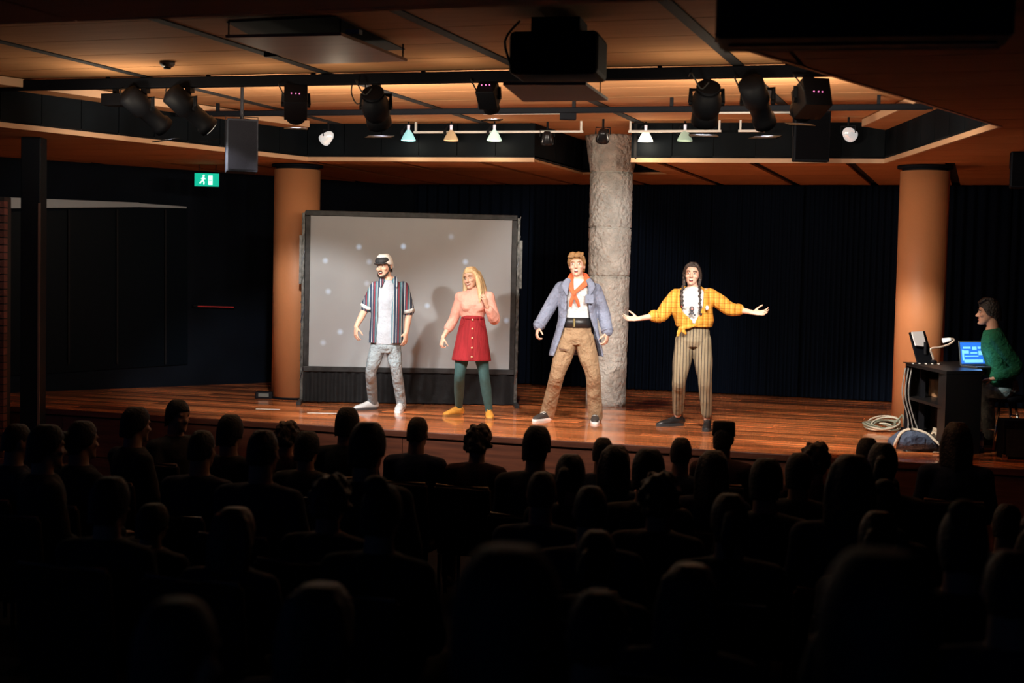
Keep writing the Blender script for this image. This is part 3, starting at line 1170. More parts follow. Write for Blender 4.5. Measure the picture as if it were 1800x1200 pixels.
# projected snow dots, part of the flat picture on the cloth
dots = [(572, 458, 1), (577, 512, .9), (598, 583, 1), (568, 602, .7), (631, 434, .9), (649, 460, .7), (645, 498, .6), (709, 433, 1.2), (793, 416, .5), (818, 460, 1), (751, 537, 1), (890, 563, .7), (700, 545, .5)]
nt = M_SCREEN.node_tree
tc = nt.nodes.new('ShaderNodeTexCoord')
acc = None
for (x, y, k) in dots:
    c = sl(x, y)
    ds = nt.nodes.new('ShaderNodeVectorMath')
    ds.operation = 'DISTANCE'
    ds.inputs[1].default_value = (c.x, 0, c.z)
    cb = nt.nodes.new('ShaderNodeVectorMath')
    cb.operation = 'MULTIPLY'
    cb.inputs[1].default_value = (1, 0, 1)
    nt.links.new(tc.outputs['Object'], cb.inputs[0])
    nt.links.new(cb.outputs[0], ds.inputs[0])
    mr = nt.nodes.new('ShaderNodeMapRange')
    mr.inputs[1].default_value = 0.012
    mr.inputs[2].default_value = 0.042
    mr.inputs[3].default_value = 0.36 * k
    mr.inputs[4].default_value = 0.0
    nt.links.new(ds.outputs['Value'], mr.inputs[0])
    if acc is None:
        acc = mr.outputs[0]
    else:
        ad = nt.nodes.new('ShaderNodeMath')
        ad.operation = 'ADD'
        nt.links.new(acc, ad.inputs[0])
        nt.links.new(mr.outputs[0], ad.inputs[1])
        acc = ad.outputs[0]
pb = nt.nodes['Principled BSDF']
pb.inputs['Emission Color'].default_value = (0.55, 0.75, 1.0, 1)
nt.links.new(acc, pb.inputs['Emission Strength'])
cl = MB()
cl.slab([(x0, 0.0, z0), (x1, 0.0, z0), (x1, 0.0, z1), (x0, 0.0, z1)], 0.012)
cl.build('screen_cloth', M_SCREEN, root)
M_FRAME = mat('black_screen_frame', (0.018, 0.018, 0.019), 0.5, var=(14, 0.7), spec=0.3)
fw = 0.06
for (cx_, cz_, sx_, sz_) in (((x0 + x1) / 2, z1 + fw / 2, x1 - x0 + 2 * fw, fw), ((x0 + x1) / 2, z0 - fw / 2, x1 - x0 + 2 * fw, fw), (x0 - fw / 2, (z0 + z1) / 2, fw, z1 - z0), (x1 + fw / 2, (z0 + z1) / 2, fw, z1 - z0)):
    MB().box((cx_, 0.0, cz_), (sx_, 0.05, sz_)).build('frame_bar', M_FRAME, root, bevel=0.006)
M_LEG = mat('screen_leg_steel', (0.10, 0.10, 0.095), 0.4, 0.5, var=(20, 0.6))
for s, xx in ((-1, x0 - fw - 0.02), (1, x1 + fw + 0.02)):
    lg = MB().box((xx, 0.03, (z1 + 0.03) / 2), (0.035, 0.05, z1 + 0.03))
    lo = lg.build('leg', M_LEG, root, bevel=0.004)
    for k in range(9):
        z = 0.25 + k * 0.22
        MB().tube([(xx - 0.018, -0.002, z), (xx + 0.018, -0.002, z + 0.16)], 0.006, 6).build('fold_strut', CHROME if k % 3 == 0 else M_LEG, lo)
    MB().box((xx, 0.0, 0.02), (0.05, 0.65, 0.035)).build('foot', M_FRAME, root)
    MB().box((xx + s * 0.03, 0.03, z1 - 0.5), (0.03, 0.04, 0.55)).build('wing_bar', M_LEG, root)
# skirt with soft folds
sk = drape(x0 - fw, x1 + fw, 0, 0.012, z0 - fw - 0.005, 11, 0.22, 0.018)
sk.build('skirt', mat('skirt_cloth', (0.009, 0.009, 0.010), 0.8, bump=(8, 0.5, 0.05), spec=0.2), root, True)
tag(root, 'grey projection screen with pale dots in a black folding frame', 'screen')

# small items by the columns
p = on_z(465, 700, ZS)
root = empty('floor_box', p, YAW)
MB().box((0, 0, 0.04), (0.20, 0.14, 0.08)).build('casing', BLACKM, root, bevel=0.01)
MB().tube([(0.1, 0, 0.03), (0.16, -0.04, 0.02), (0.22, 0.0, 0.02)], 0.012, 8, sub=4).build('cable', RUBBER, root, True)
MB().box((0, -0.072, 0.045), (0.12, 0.006, 0.04)).build('socket_plate', mat('grey_plate', (0.12, 0.13, 0.12), 0.5), root)
tag(root, 'small black floor box with cable left of the terracotta column', 'box')
for (xa, xb, y, lab) in ((450, 492, 718.5, 'white tape mark on the stage floor left of the screen'), (540, 592, 725.5, 'white tape mark on the stage floor in front of the screen')):
    p, q = on_z(xa, y, ZS), on_z(xb, y + 1, ZS)
    o = MB().box((0, 0, 0), ((q - p).length, 0.05, 0.002)).build('tape_mark', mat('tape', (0.75, 0.72, 0.68), 0.5), None)
    o.location = (p + q) / 2 + V((0, 0, 0.001))
    o.rotation_euler.z = math.atan2(q.y - p.y, q.x - p.x)
    tag(o, lab, 'tape', 'tape marks on the stage')
p = on_z(1400, 690, ZS)
root = empty('floor_socket', p, 0)
MB().box((0, 0, 0.02), (0.05, 0.04, 0.04)).build('plug', WHITEP, root, bevel=0.005)
MB().tube([(0.02, 0, 0.02), (0.1, 0.0, 0.012), (0.22, 0.01, 0.012)], 0.008, 6, sub=3).build('lead', mat('grey_lead', (0.25, 0.25, 0.25), 0.5), root, True)
tag(root, 'tiny white plug with grey lead at the foot of the curtain', 'plug')

# ================================================================== PEOPLE
def cloth(name, col, rough=0.8, wr=0.5, sc=14):
    return mat(name, col, rough, var=(5, 0.10), bump=(sc, min(1, wr * 1.3), 0.07), spec=0.2)


SKIN = mat('fair_skin', (0.62, 0.36, 0.26), 0.5, var=(8, 0.06), spec=0.35)
SKIN_D = mat('tanned_skin', (0.46, 0.25, 0.165), 0.5, var=(8, 0.06), spec=0.35)
EYEW = mat('eye_white', (0.75, 0.72, 0.68), 0.2)
EYED = mat('eye_iris', (0.03, 0.02, 0.015), 0.15)
LIPS = mat('lips', (0.42, 0.11, 0.09), 0.45)
MOUTH = mat('open_mouth', (0.10, 0.015, 0.015), 0.5)
TEETH = mat('teeth', (0.8, 0.77, 0.7), 0.3)


def bone(a_, b_, t):
    return V(a_) + (V(b_) - V(a_)) * t


class Head:
    """head of 0.225 m on the neck point; local front is -Y"""

    def __init__(s, chin, yaw=0, pitch=0, roll=0, k=1.0):
        s.m = Matrix.Translation(V(chin)) @ Euler((R(pitch), R(roll), R(yaw)), 'XYZ').to_matrix().to_4x4() @ Matrix.Scale(k, 4)

    def add(s, mb, ears=True):
        prof = [(0.000, .020, .080, .040), (0.012, .034, .088, .022), (0.035, .049, .090, -.010), (0.06, .058, .089, -.050), (0.09, .066, .087, -.078), (0.115, .071, .083, -.092),
                (0.14, .074, .089, -.098), (0.17, .072, .083, -.097), (0.195, .061, .063, -.082), (0.213, .041, .035, -.055), (0.225, .012, .0, -.02)]
        rs = []
        for z, hw, yf, yb in prof:
            cy, ry = -(yf + yb) / 2, (yf - yb) / 2
            rs.append([V((hw * math.cos(2 * PI * j / 20), cy + ry * math.sin(2 * PI * j / 20), z)) for j in range(20)])
        h = MB().rings(rs)
        h.tube([(0, -.084, .128), (0, -.094, .105), (0, -.108, .084)], [.008, .010, .013], 8, rnd=True)
        for sx_ in (-1, 1):
            h.ell((sx_ * .011, -.098, .080), (.009, .010, .008), None, 8, 6)
            h.ell((sx_ * .034, -.080, .140), (.024, .012, .008), None, 8, 6)
            h.ell((sx_ * .042, -.066, .088), (.022, .018, .018), None, 8, 6)
            if ears:
                h.ell((sx_ * .076, .012, .108), (.009, .020, .032), Euler((0.15, 0, 0)).to_matrix(), 10, 8)
        h.ell((0, -.088, .014), (.020, .014, .014), None, 8, 6)
        h.xform(s.m)
        mb.add(h.v, h.f)

    def p(s, x, y, z):
        return s.m @ V((x, y, z))

    def face(s, root, brow, mouth='open', beard=None):
        rot = s.m.to_3x3()
        for sx_ in (-1, 1):
            e = MB().ell(s.p(sx_ * .031, -.0805, .118), (.0135, .008, .0065), rot, 10, 6).build('eye', EYEW, root, True)
            MB().ell(s.p(sx_ * .031, -.087, .118), (.006, .004, .0058), rot, 8, 6).build('iris', EYED, e, True)
            MB().tube([s.p(sx_ * .015, -.091, .136), s.p(sx_ * .032, -.0935, .143), s.p(sx_ * .050, -.082, .137)], [(.0035, .0045)] * 3, 6, sub=3).build('eyebrow', brow, root, True)
        if mouth == 'open':
            MB().ell(s.p(0, -.0885, .046), (.021, .006, .014), rot, 12, 8).build('mouth', MOUTH, root, True)
            MB().ell(s.p(0, -.0925, .054), (.017, .004, .004), rot, 10, 6).build('teeth', TEETH, root, True)
            MB().ell(s.p(0, -.0915, .0335), (.017, .006, .0045), rot, 10, 6).build('lip', LIPS, root, True)
        elif mouth == 'smile':
            MB().tube([s.p(-.026, -.083, .056), s.p(-.012, -.092, .048), s.p(.012, -.092, .048), s.p(.026, -.083, .056)], [(.004, .006)] * 4, 8, sub=4).build('mouth', LIPS, root, True)
            MB().tube([s.p(-.02, -.089, .054), s.p(0, -.096, .050), s.p(.02, -.089, .054)], [(.003, .003)] * 3, 8, sub=4).build('teeth', TEETH, root, True)
        else:
            MB().ell(s.p(0, -.0905, .047), (.020, .006, .006), rot, 10, 6).build('mouth', LIPS, root, True)

    def cap_hair(s, mb, thick=.010, front=.150, back=.055, side=.095):
        """a skull cap of hair: rings above a slanted hairline"""
        h = MB()
        n = 22
        rs = []
        for i in range(9):
            t = i / 8
            ring = []
            for j in range(n):
                a_ = 2 * PI * j / n
                fx, fy = math.cos(a_), math.sin(a_)          # fy<0 is the face
                low = front if fy < -.45 else (side if fy < .35 else back)
                if -.75 < fy < -.2:
                    u = (fy + .75) / .55
                    low = front + (side - front) * u
                z = low + (.232 + thick * .6 - low) * math.sin(t * PI / 2) ** 1.0
                k = max(0.03, 1 - ((max(z, .12) - .12) / (.120 + thick)) ** 2.3)
                k = k ** .5
                hw, yf, yb = (.073 + thick) * k, (.086 + thick) * k, (.098 + thick) * k
                cy = 0.004
                ring.append(V((hw * fx, cy + (yf if fy < 0 else yb) * fy, z)))
            rs.append(ring)
        h.rings(rs)
        h.xform(s.m)
        mb.add(h.v, h.f)

    def blob(s, mb, x, y, z, rx, ry, rz, e=(0, 0, 0)):
        rot = s.m.to_3x3() @ Euler(e).to_matrix()
        mb.ell(s.p(x, y, z), (rx, ry, rz), rot, 12, 8)

    def strand(s, mb, pts, rad, sub=4):
        mb.tube([s.p(*p) for p in pts], rad, 8, sub=sub, rnd=True)


def hand(mb, wrist, dirv, palm_n, thumb_side, curl=0.5, spread=0.1, k=1.0):
    """palm and five bent fingers; palm_n looks out of the palm, thumb_side points to the thumb"""
    d = V(dirv).normalized()
    n = V(palm_n)
    n = (n - d * n.dot(d)).normalized()
    t = V(thumb_side)
    t = (t - d * t.dot(d) - n * t.dot(n)).normalized()
    w = V(wrist)
    mb.tube([w - d * .02 * k, w + d * .02 * k, w + d * .055 * k, w + d * .092 * k], [(.026 * k, .019 * k), (.034 * k, .017 * k), (.041 * k, .015 * k), (.038 * k, .012 * k)], 10, ref=tuple(t), rnd=True)
    L = [.078, .088, .082, .064]
    for i in range(4):
        off = (.030 - .020 * i) * k
        p = w + d * (.085 - (.006 if i == 3 else 0)) * k + t * off
        fd = (d + t * spread * (1.5 - i) * .8).normalized()
        pts = [p]
        ang = curl * .5
        for sgm in (.45, .30, .25):
            c, s_ = math.cos(ang), math.sin(ang)
            p = p + (fd * c + n * s_) * L[i] * sgm * k
            pts.append(p)
            ang += curl
        mb.tube(pts, [.0092 * k, .0086 * k, .0078 * k, .0068 * k], 8, rnd=True)
    p = w + d * .022 * k + t * .026 * k + n * .006 * k
    td = (d * .62 + t * .72 + n * .3).normalized()
    q = p + td * .045 * k
    td2 = (d * .85 + t * .38 + n * .35 * (1 + curl)).normalized()
    mb.tube([p, q, q + td2 * .03 * k, q + td2 * .052 * k], [.0135 * k, .0105 * k, .0095 * k, .0075 * k], 8, rnd=True)


def limb(mb, pts, rad, seg=12, ref=(1, 0, 0)):
    mb.tube(pts, rad, seg, ref=ref, sub=4, rnd=True)


def torso(mb, H, N, sw, waist, hip, infl=0.0, hd=(.115, .095, .12), low=-.14, top=1.06, sl=None, sr=None, ref=(1, 0, 0)):
    H, N = V(H), V(N)
    ax = N - H
    spec = [(low, hip * .70, hd[0] * .8), (-.04, hip * .98, hd[0]), (.08, hip, hd[0]), (.22, (hip + waist) / 2, (hd[0] + hd[1]) / 2), (.38, waist, hd[1]), (.55, (waist + sw * .92) / 2, (hd[1] + hd[2]) / 2),
            (.70, sw * .90, hd[2]), (.84, sw * .96, hd[2] * .88), (.925, sw * .80, hd[2] * .72), (.98, sw * .48, hd[2] * .6), (top, .058, .062)]
    mb.tube([H + ax * t for t, _, _ in spec], [(a_ + infl, b_ + infl) for _, a_, b_ in spec], 20, sub=2, ref=ref)
    if sl is not None:
        for p in (sl, sr):
            mb.ell(p, (.058 + infl, .06 + infl, .058 + infl))
            mb.tube([p, H + ax * .86], [(.055 + infl, .058 + infl), (.08 + infl, .075 + infl)], 10, ref=(0, 1, 0))


def shell(mb, rings_, seg=30):
    """open-fronted cloth shell: rings of (centre, half width, half depth, gap angle at -Y, thickness)"""
    rs = []
    for (c, hw, hd, gl, gr, th) in rings_:
        c = V(c)
        outer, inner = [], []
        for j in range(seg + 1):
            # from the front right edge round the back to the front left edge
            a_ = -PI / 2 + gr + (2 * PI - gl - gr) * j / seg
            outer.append(c + V((hw * math.cos(a_), hd * math.sin(a_), 0)))
            inner.append(c + V(((hw - th) * math.cos(a_), (hd - th) * math.sin(a_), 0)))
        rs.append(outer + inner[::-1])
    mb.rings(rs)


def shoe(root, heel, toe_dir, length, mat_up, mat_sole, height=.09, collar=0.0, width=.045, laces=None, sole_h=.022):
    """one shoe: upper of one smooth surface, sole and laces as its pieces"""
    d = V((toe_dir[0], toe_dir[1], 0)).normalized()
    sd = V((-d.y, d.x, 0))
    h = V(heel)
    b = MB()
    P = lambda t, z: h + d * (t * length) + V((0, 0, z))
    b.tube([P(-.02, .050), P(.12, .052), P(.35, .050), P(.6, .040), P(.85, .032), P(1.0, .026)], [(.030, .040), (.036, .046), (.036, .044), (width, .034), (width * .92, .026), (.026, .016)], 14, ref=tuple(sd), sub=3, rnd=True)
    b.tube([P(.13, .06), P(.15, height), P(.15, height + collar)], [(.042, .046), (.040, .045), (.043, .048)], 14, ref=tuple(sd))
    u = b.skin('shoe', mat_up, root, .006, 3)
    so = MB()
    for z0_, sc in ((0, 1.0),):
        out = []
        for j in range(24):
            a_ = 2 * PI * j / 24
            t = .5 - .56 * math.cos(a_)
            wdt = (.036 + (width + .004 - .036) * min(1, max(0, t * 1.6))) * abs(math.sin(a_)) ** .6 * (1 if math.sin(a_) >= 0 else -1)
            out.append(h + d * (t * length) + sd * wdt)
        so.prism([(q.x, q.y) for q in out], h.z + .0, h.z + sole_h)
    so.build('sole', mat_sole, u)
    if laces:
        lc = MB()
        for k in range(4):
            c = P(.36 + .09 * k, .092 - .010 * k)
            lc.tube([c - sd * .026, c + V((0, 0, .006)), c + sd * .026], .0035, 6)
        lc.build('laces', laces, u, True)
    return u


class Actor:
    def __init__(s, name, px, py, z=ZS, facing=0.0, dist=None):
        base = on_z(px, py, z)
        hv = V((base.x - CAM.x, base.y - CAM.y, 0)).normalized()
        s.n = hv
        s.rz = math.atan2(hv.y, hv.x) - PI / 2 + facing
        s.base = base
        s.root = empty(name, base, s.rz)
        s.inv = (Matrix.Translation(base) @ Matrix.Rotation(s.rz, 4, 'Z')).inverted()

    def j(s, px, py, dy=0.0):
        """joint seen at a pixel, dy metres nearer (negative) or farther than the base"""
        return s.inv @ on_plane(px, py, s.base + s.n * dy, s.n)

    def g(s, px, py, z=ZS):
        return s.inv @ on_z(px, py, z)


def leg_pts(hip, knee, foot, ank=.09):
    a0 = V((foot.x, foot.y, .09))
    a_ = bone(knee, a0, (knee.z - ank) / (knee.z - .09))
    return [V(hip), bone(hip, knee, .5), V(knee), bone(knee, a_, .35) + V((0, .003, 0)), a_]


# ------------------------------------------------------------------ performer in the striped shirt
A = Actor('person', 676, 725)
J = A.j
H, N = J(678, 600), J(683, 492)
sl, sr = J(661, 503), J(708, 503)
el, wl_ = J(643, 542, .02), J(626, 574, -.04)
er, wr_ = J(719, 549, .03), J(714, 584, -.03)
fL, fR = A.g(655, 719), A.g(705, 722)
kl, kr = J(652, 652, -.012), J(697, 652, -.012)
hd_ = Head(J(676.5, 486.5, -.02) + V((0, .02, 0)), yaw=-28, pitch=4, roll=-3, k=1.0)
body = MB()
hd_.add(body)
limb(body, [N + V((0, .02, -.04)), hd_.p(0, .02, .05)], [.056, .052])
torso(body, H, N, .165, .135, .145, -.008, sl=sl, sr=sr)
limb(body, [sl, bone(sl, el, .5), el, bone(el, wl_, .4), wl_], [.046, .042, .036, .038, .025])
limb(body, [sr, bone(sr, er, .5), er, bone(er, wr_, .4), wr_], [.046, .042, .036, .038, .025])
hand(body, wl_, (-.02, -.1, -1), (.5, .3, 0), (.3, -1, 0), .45, .2, .95)
hand(body, wr_, (-.08, -.12, -1), (-.5, .4, 0), (-.4, -1, 0), .4, .15, .95)
hl, hr = H + V((-.075, 0, -.04)), H + V((.075, 0, -.04))
limb(body, leg_pts(hl, kl, fL), [.07, .062, .048, .048, .036])
limb(body, leg_pts(hr, kr, fR), [.07, .062, .048, .048, .036])
body.skin('body', SKIN, A.root, .0055, 3)
HAIRD = mat('dark_brown_hair', (0.025, 0.016, 0.012), 0.5, bump=(60, 0.8), stretch=(1, 1, .15))
hd_.face(A.root, HAIRD, 'open')
hb = MB()
hd_.cap_hair(hb, .006, .16, .04, .075)
for sx_ in (-1, 1):
    hd_.blob(hb, sx_ * .070, -.005, .085, .009, .022, .035)
hb.skin('hair', HAIRD, A.root, .006, 2)
bd = MB()
hd_.strand(bd, [(-.060, -.028, .05), (-.045, -.062, .022), (-.02, -.088, .008), (.02, -.088, .008), (.045, -.062, .022), (.060, -.028, .05)], [.008, .011, .012, .012, .011, .008])
hd_.strand(bd, [(-.026, -.092, .052), (-.012, -.098, .066), (.012, -.098, .066), (.026, -.092, .052)], [.004, .006, .006, .004])
bd.skin('beard', HAIRD, A.root, .005, 2)
# cap
cp = MB()
hd_.cap_hair(cp, .020, .148, .085, .125)
cap = cp.skin('cap', mat('white_cap_cloth', (0.72, 0.70, 0.66), 0.8), A.root, .006, 3)
cf = MB()
hd_.blob(cf, 0, -.040, .180, .080, .072, .046, (.35, 0, 0))
cf.skin('front_panel', mat('black_cap_panel', (0.02, 0.02, 0.022), 0.7), cap, .006, 2)
br = MB()
hd_.strand(br, [(-.072, -.066, .146), (-.045, -.112, .146), (0, -.132, .146), (.045, -.112, .146), (.072, -.066, .146)], [(.014, .007)] * 5)
hd_.blob(br, 0, -.085, .150, .074, .046, .007)
br.skin('brim', mat('black_cap_brim', (0.015, 0.015, 0.016), 0.7), cap, .005, 2)
# white t-shirt
ts = MB()
torso(ts, H, N, .17, .14, .150, .010, low=-.03, top=1.0)
ts.skin('t_shirt', cloth('white_cotton', (0.36, 0.395, 0.45), 0.85, .4, 9), A.root, .007, 4)
# open striped shirt with rolled sleeves
SHIRT1 = stripe_mat('striped_shirt_cloth', .086, [(0, (.03, .05, .085)), (.20, (.55, .58, .60)), (.27, (.03, .05, .085)), (.42, (.20, .035, .05)), (.58, (.05, .09, .12)), (.70, (.10, .22, .27)), (.84, (.5, .5, .5)), (.90, (.03, .05, .085))], bump=(12, .4, .03))
sh = MB()
ax = N - H
ring = lambda t, hw, hd, gl, gr: (H + ax * t, hw, hd, R(gl), R(gr), .018)
shell(sh, [ring(-.02, .192, .155, 36, 20), ring(.2, .178, .145, 38, 19), ring(.42, .172, .140, 38, 18), ring(.62, .182, .145, 36, 18), ring(.8, .188, .135, 33, 20), ring(.91, .165, .112, 36, 24), ring(.98, .105, .085, 48, 40), ring(1.05, .078, .078, 55, 50)])
for (s_, e_) in ((sl, el), (sr, er)):
    limb(sh, [s_ + V((0, 0, -.01)), bone(s_, e_, .5), bone(s_, e_, .93)], [.068, .066, .066])
shirt = sh.skin('striped_shirt', SHIRT1, A.root, .0065, 3)
for (s_, e_) in ((sl, el), (sr, er)):
    MB().tube([bone(s_, e_, .86), bone(s_, e_, .99)], [.068, .069], 16).build('cuff', cloth('pale_cuff', (0.55, 0.56, 0.55)), shirt, True)
col_ = MB()
for sx_ in (-1, 1):
    col_.tube([N + V((sx_ * .075, .01, .03)), N + V((sx_ * .068, -.075, -.005)), N + V((sx_ * .085, -.115, -.07))], [(.012, .030), (.012, .036), (.010, .018)], 8, ref=(0, 1, 0), rnd=True)
col_.skin('collar', SHIRT1, shirt, .006, 2)
# jeans
JEANS1 = cloth('pale_jeans', (0.27, 0.325, 0.36), 0.85, .9, 11)
jn = MB()
torso(jn, H + V((0, 0, -.02)), N, .17, .14, .150, .004, low=-.16, top=.10)
jn = MB()
jn.tube([H + V((0, 0, -.12)), H + V((0, 0, -.06)), H + V((0, 0, .05))], [(.12, .10), (.152, .118), (.148, .115)], 20)
limb(jn, leg_pts(hl, kl, fL, .055), [(.088, .095), (.080, .088), (.060, .066), (.060, .066), (.053, .060)])
limb(jn, leg_pts(hr, kr, fR, .055), [(.088, .095), (.080, .088), (.060, .066), (.060, .066), (.053, .060)])
jn.skin('jeans', JEANS1, A.root, .007, 3)
SNK, SOLE = mat('white_sneaker', (0.55, 0.57, 0.59), 0.5, var=(10, .1)), mat('white_sole', (0.8, 0.8, 0.8), 0.5)
shoe(A.root, V((fL.x + .035, fL.y + .02, 0)), (-.80, -.6), .285, SNK, mat('dark_sole', (.05, .05, .055), .6), .085, laces=WHITEP)
shoe(A.root, V((fR.x - .004, fR.y + .06, 0)), (-.12, -1), .285, SNK, SOLE, .085, laces=WHITEP)
tag(A.root, 'man in an open striped shirt, white t-shirt and dark-fronted cap standing before the screen', 'person', 'performers on the stage')

# ------------------------------------------------------------------ performer in the red skirt
A = Actor('person', 830, 737)
J = A.j
H, N = J(829.5, 580), J(833, 513)
H = J(829.5, 586)
sl, sr = J(810, 523), J(859, 523)
el, wl_ = J(797, 562, .03), J(779, 593, -.06)
er, wr_ = J(869, 561, -.02), J(856, 538, -.17)
fL, fR = A.g(806, 730), A.g(859, 735)
kl, kr = J(808, 658, -.012), J(851, 658, -.012)
hd_ = Head(J(831.5, 507.5, -.01) + V((0, .02, 0)), yaw=-30, pitch=2, roll=-10, k=.96)
body = MB()
hd_.add(body, False)
limb(body, [N + V((0, .02, -.04)), hd_.p(0, .02, .05)], [.048, .046])
torso(body, H, N, .15, .115, .150, -.008, sl=sl, sr=sr)
limb(body, [sl, bone(sl, el, .5), el, bone(el, wl_, .4), wl_], [.040, .036, .032, .032, .022])
limb(body, [sr, bone(sr, er, .5), er, bone(er, wr_, .4), wr_], [.040, .036, .032, .032, .022])
hand(body, wl_, (-.25, -.15, -1), (.5, .3, 0), (.3, -1, 0), 1.15, .02, .88)
hand(body, wr_, (-.25, -.25, .8), (-.8, .6, 0), (-.2, .9, .3), .55, .12, .88)
hl, hr = H + V((-.07, 0, -.06)), H + V((.07, 0, -.06))
limb(body, leg_pts(hl, kl, fL), [.075, .068, .05, .05, .032])
limb(body, leg_pts(hr, kr, fR), [.075, .068, .05, .05, .032])
body.skin('body', SKIN, A.root, .0055, 3)
BLOND = mat('blonde_hair', (0.56, 0.38, 0.20), 0.4, var=(18, .35), bump=(50, .8), stretch=(1, 1, .12))
hd_.face(A.root, mat('blonde_brow', (.25, .14, .06), .6), 'smile')
hb = MB()
hd_.cap_hair(hb, .013, .178, .02, .06)
for (pts, rad) in (([(.060, -.02, .17), (.085, .0, .10), (.090, .0, .0), (.100, -.02, -.10), (.085, -.05, -.17)], [.026, .034, .040, .036, .016]),
                   ([(.05, .06, .15), (.07, .07, .03), (.085, .06, -.09), (.075, .04, -.17)], [.04, .046, .042, .018]),
                   ([(-.04, .07, .15), (-.055, .075, .03), (-.06, .06, -.08), (-.06, .05, -.15)], [.04, .046, .04, .016]),
                   ([(-.058, -.03, .17), (-.078, -.015, .10), (-.082, -.02, .0), (-.090, -.045, -.09), (-.088, -.07, -.15)], [.022, .026, .028, .028, .012]),
                   ([(-.058, -.03, .19), (-.084, -.012, .12), (-.092, -.02, .02), (-.088, -.06, -.08), (-.088, -.09, -.155)], [.014, .016, .020, .022, .008]),
                   ([(.045, -.05, .20), (.082, -.03, .13), (.098, -.035, .02), (.108, -.06, -.09), (.098, -.09, -.18)], [.016, .022, .026, .026, .010]),
                   ([(0, .09, .14), (0, .10, .0), (0, .09, -.13)], [.05, .05, .03])):
    hd_.strand(hb, pts, rad)
hb.skin('hair', BLOND, A.root, .007, 2)
PEACH = cloth('peach_knit', (0.70, 0.36, 0.29), 0.9, .22, 22)
sw_ = MB()
torso(sw_, H, N, .155, .108, .085, .010, hd=(.07, .088, .135), low=.05, top=1.05, sl=sl, sr=sr)
for sx_ in (-1, 1):
    sw_.ell(bone(H, N, .66) + V((sx_ * .062, -.085, 0)), (.062, .055, .062))
limb(sw_, [sl, bone(sl, el, .5), el, bone(el, wl_, .45)], [.058, .056, .052, .052])
limb(sw_, [sr, bone(sr, er, .5), er, bone(er, wr_, .75)], [.060, .062, .062, .045])
sw_.tube([N + V((0, .01, -.02)), N + V((0, .008, .045))], [.062, .056], 16)
sw_.skin('sweater', PEACH, A.root, .007, 3)
# skirt
RED = mat('red_corduroy', (0.27, 0.016, 0.022), 0.8, var=(12, .2), bump=(30, .5), spec=.25, stretch=(3, 3, .3))
zt, zb = J(829, 556).z, J(829, 633).z
n = 40
rs = []
for t in [0, .04, .12, .25, .45, .7, .97, 1.0]:
    hw = .112 + (.150 - .112) * min(1, t / .35) ** .7 + .055 * max(0, t - .3) / .7
    c = bone(V((H.x + .006, 0, zt)), V((H.x, 0, zb)), t)
    rs.append([c + V((hw * (1 + .018 * t * math.sin(j * 2 * PI / n * 9)) * math.cos(2 * PI * j / n), (.105 + .055 * t) * (1 + .02 * t * math.sin(j * 2 * PI / n * 9)) * math.sin(2 * PI * j / n), 0)) for j in range(n)])
skirt = MB().rings(rs).build('skirt', RED, A.root, True)
MB().tube([V((H.x + .006, 0, zt - .03)), V((H.x + .006, 0, zt + .012))], [(.122, .112), (.116, .108)], 28).build('waistband', RED, skirt, True)
GOLD = mat('pale_button', (0.75, 0.5, 0.3), .3, .4)
for t in (.07, .27, .48, .70, .90):
    MB().ell(V((H.x + .004, -(.112 + .052 * t), zt + (zb - zt) * t)), (.011, .006, .011), None, 10, 6).build('button', GOLD, skirt, True)
for sx_ in (-1, 1):
    MB().tube([V((H.x + sx_ * .075, -.112, zt - .01)), V((H.x + sx_ * .09, -.125, zt - .075)), V((H.x + sx_ * .125, -.10, zt - .09))], [(.004, .004)] * 3, 6, sub=3).build('pocket_seam', RED, skirt, True)
TEAL = mat('teal_tights', (0.028, 0.085, 0.088), 0.75, var=(40, .15))
tg_ = MB()
limb(tg_, leg_pts(hl, kl, fL, .06), [.084, .074, .056, .056, .038])
limb(tg_, leg_pts(hr, kr, fR, .06), [.084, .074, .056, .056, .038])
tg_.tube([H + V((0, 0, -.10)), H + V((0, 0, .0))], [(.12, .09), (.135, .10)], 16)
tg_.skin('tights', TEAL, A.root, .007, 3)
MUST = mat('mustard_suede', (0.55, 0.24, 0.03), .7, var=(20, .15))
shoe(A.root, V((fL.x + .03, fL.y + .02, 0)), (-.7, -.7), .25, MUST, mat('tan_sole', (.25, .12, .03), .6), .085, laces=MUST)
shoe(A.root, V((fR.x, fR.y + .05, 0)), (.05, -1), .25, MUST, mat('tan_sole', (.25, .12, .03), .6), .085, laces=MUST)
tag(A.root, 'blonde woman in a peach sweater, red button skirt and teal tights', 'person', 'performers on the stage')

# ------------------------------------------------------------------ performer in the grey-blue coat
A = Actor('person', 1004, 743)
J = A.j
H, N = J(1013, 583), J(1017, 490)
sl, sr = J(987, 503), J(1046, 506)
el, wl_ = J(965, 542, .03), J(946, 574, -.08)
er, wr_ = J(1061, 551, .03), J(1068, 584, -.06)
fL, fR = A.g(963, 737), A.g(1046, 741)
kl, kr = J(980, 656, -.012), J(1042, 656, -.012)
hd_ = Head(J(1014.5, 486, -.03) + V((0, .02, 0)), yaw=-6, pitch=-6, roll=-3, k=1.02)
body = MB()
hd_.add(body)
limb(body, [N + V((0, .02, -.04)), hd_.p(0, .02, .05)], [.056, .053])
torso(body, H, N, .17, .135, .145, -.008, sl=sl, sr=sr)
limb(body, [sl, bone(sl, el, .5), el, bone(el, wl_, .4), wl_], [.046, .042, .036, .036, .026])
limb(body, [sr, bone(sr, er, .5), er, bone(er, wr_, .4), wr_], [.046, .042, .036, .036, .026])
hand(body, wl_, (-.15, -.25, -1), (.7, .2, 0), (.2, -1, 0), .8, .06, .98)
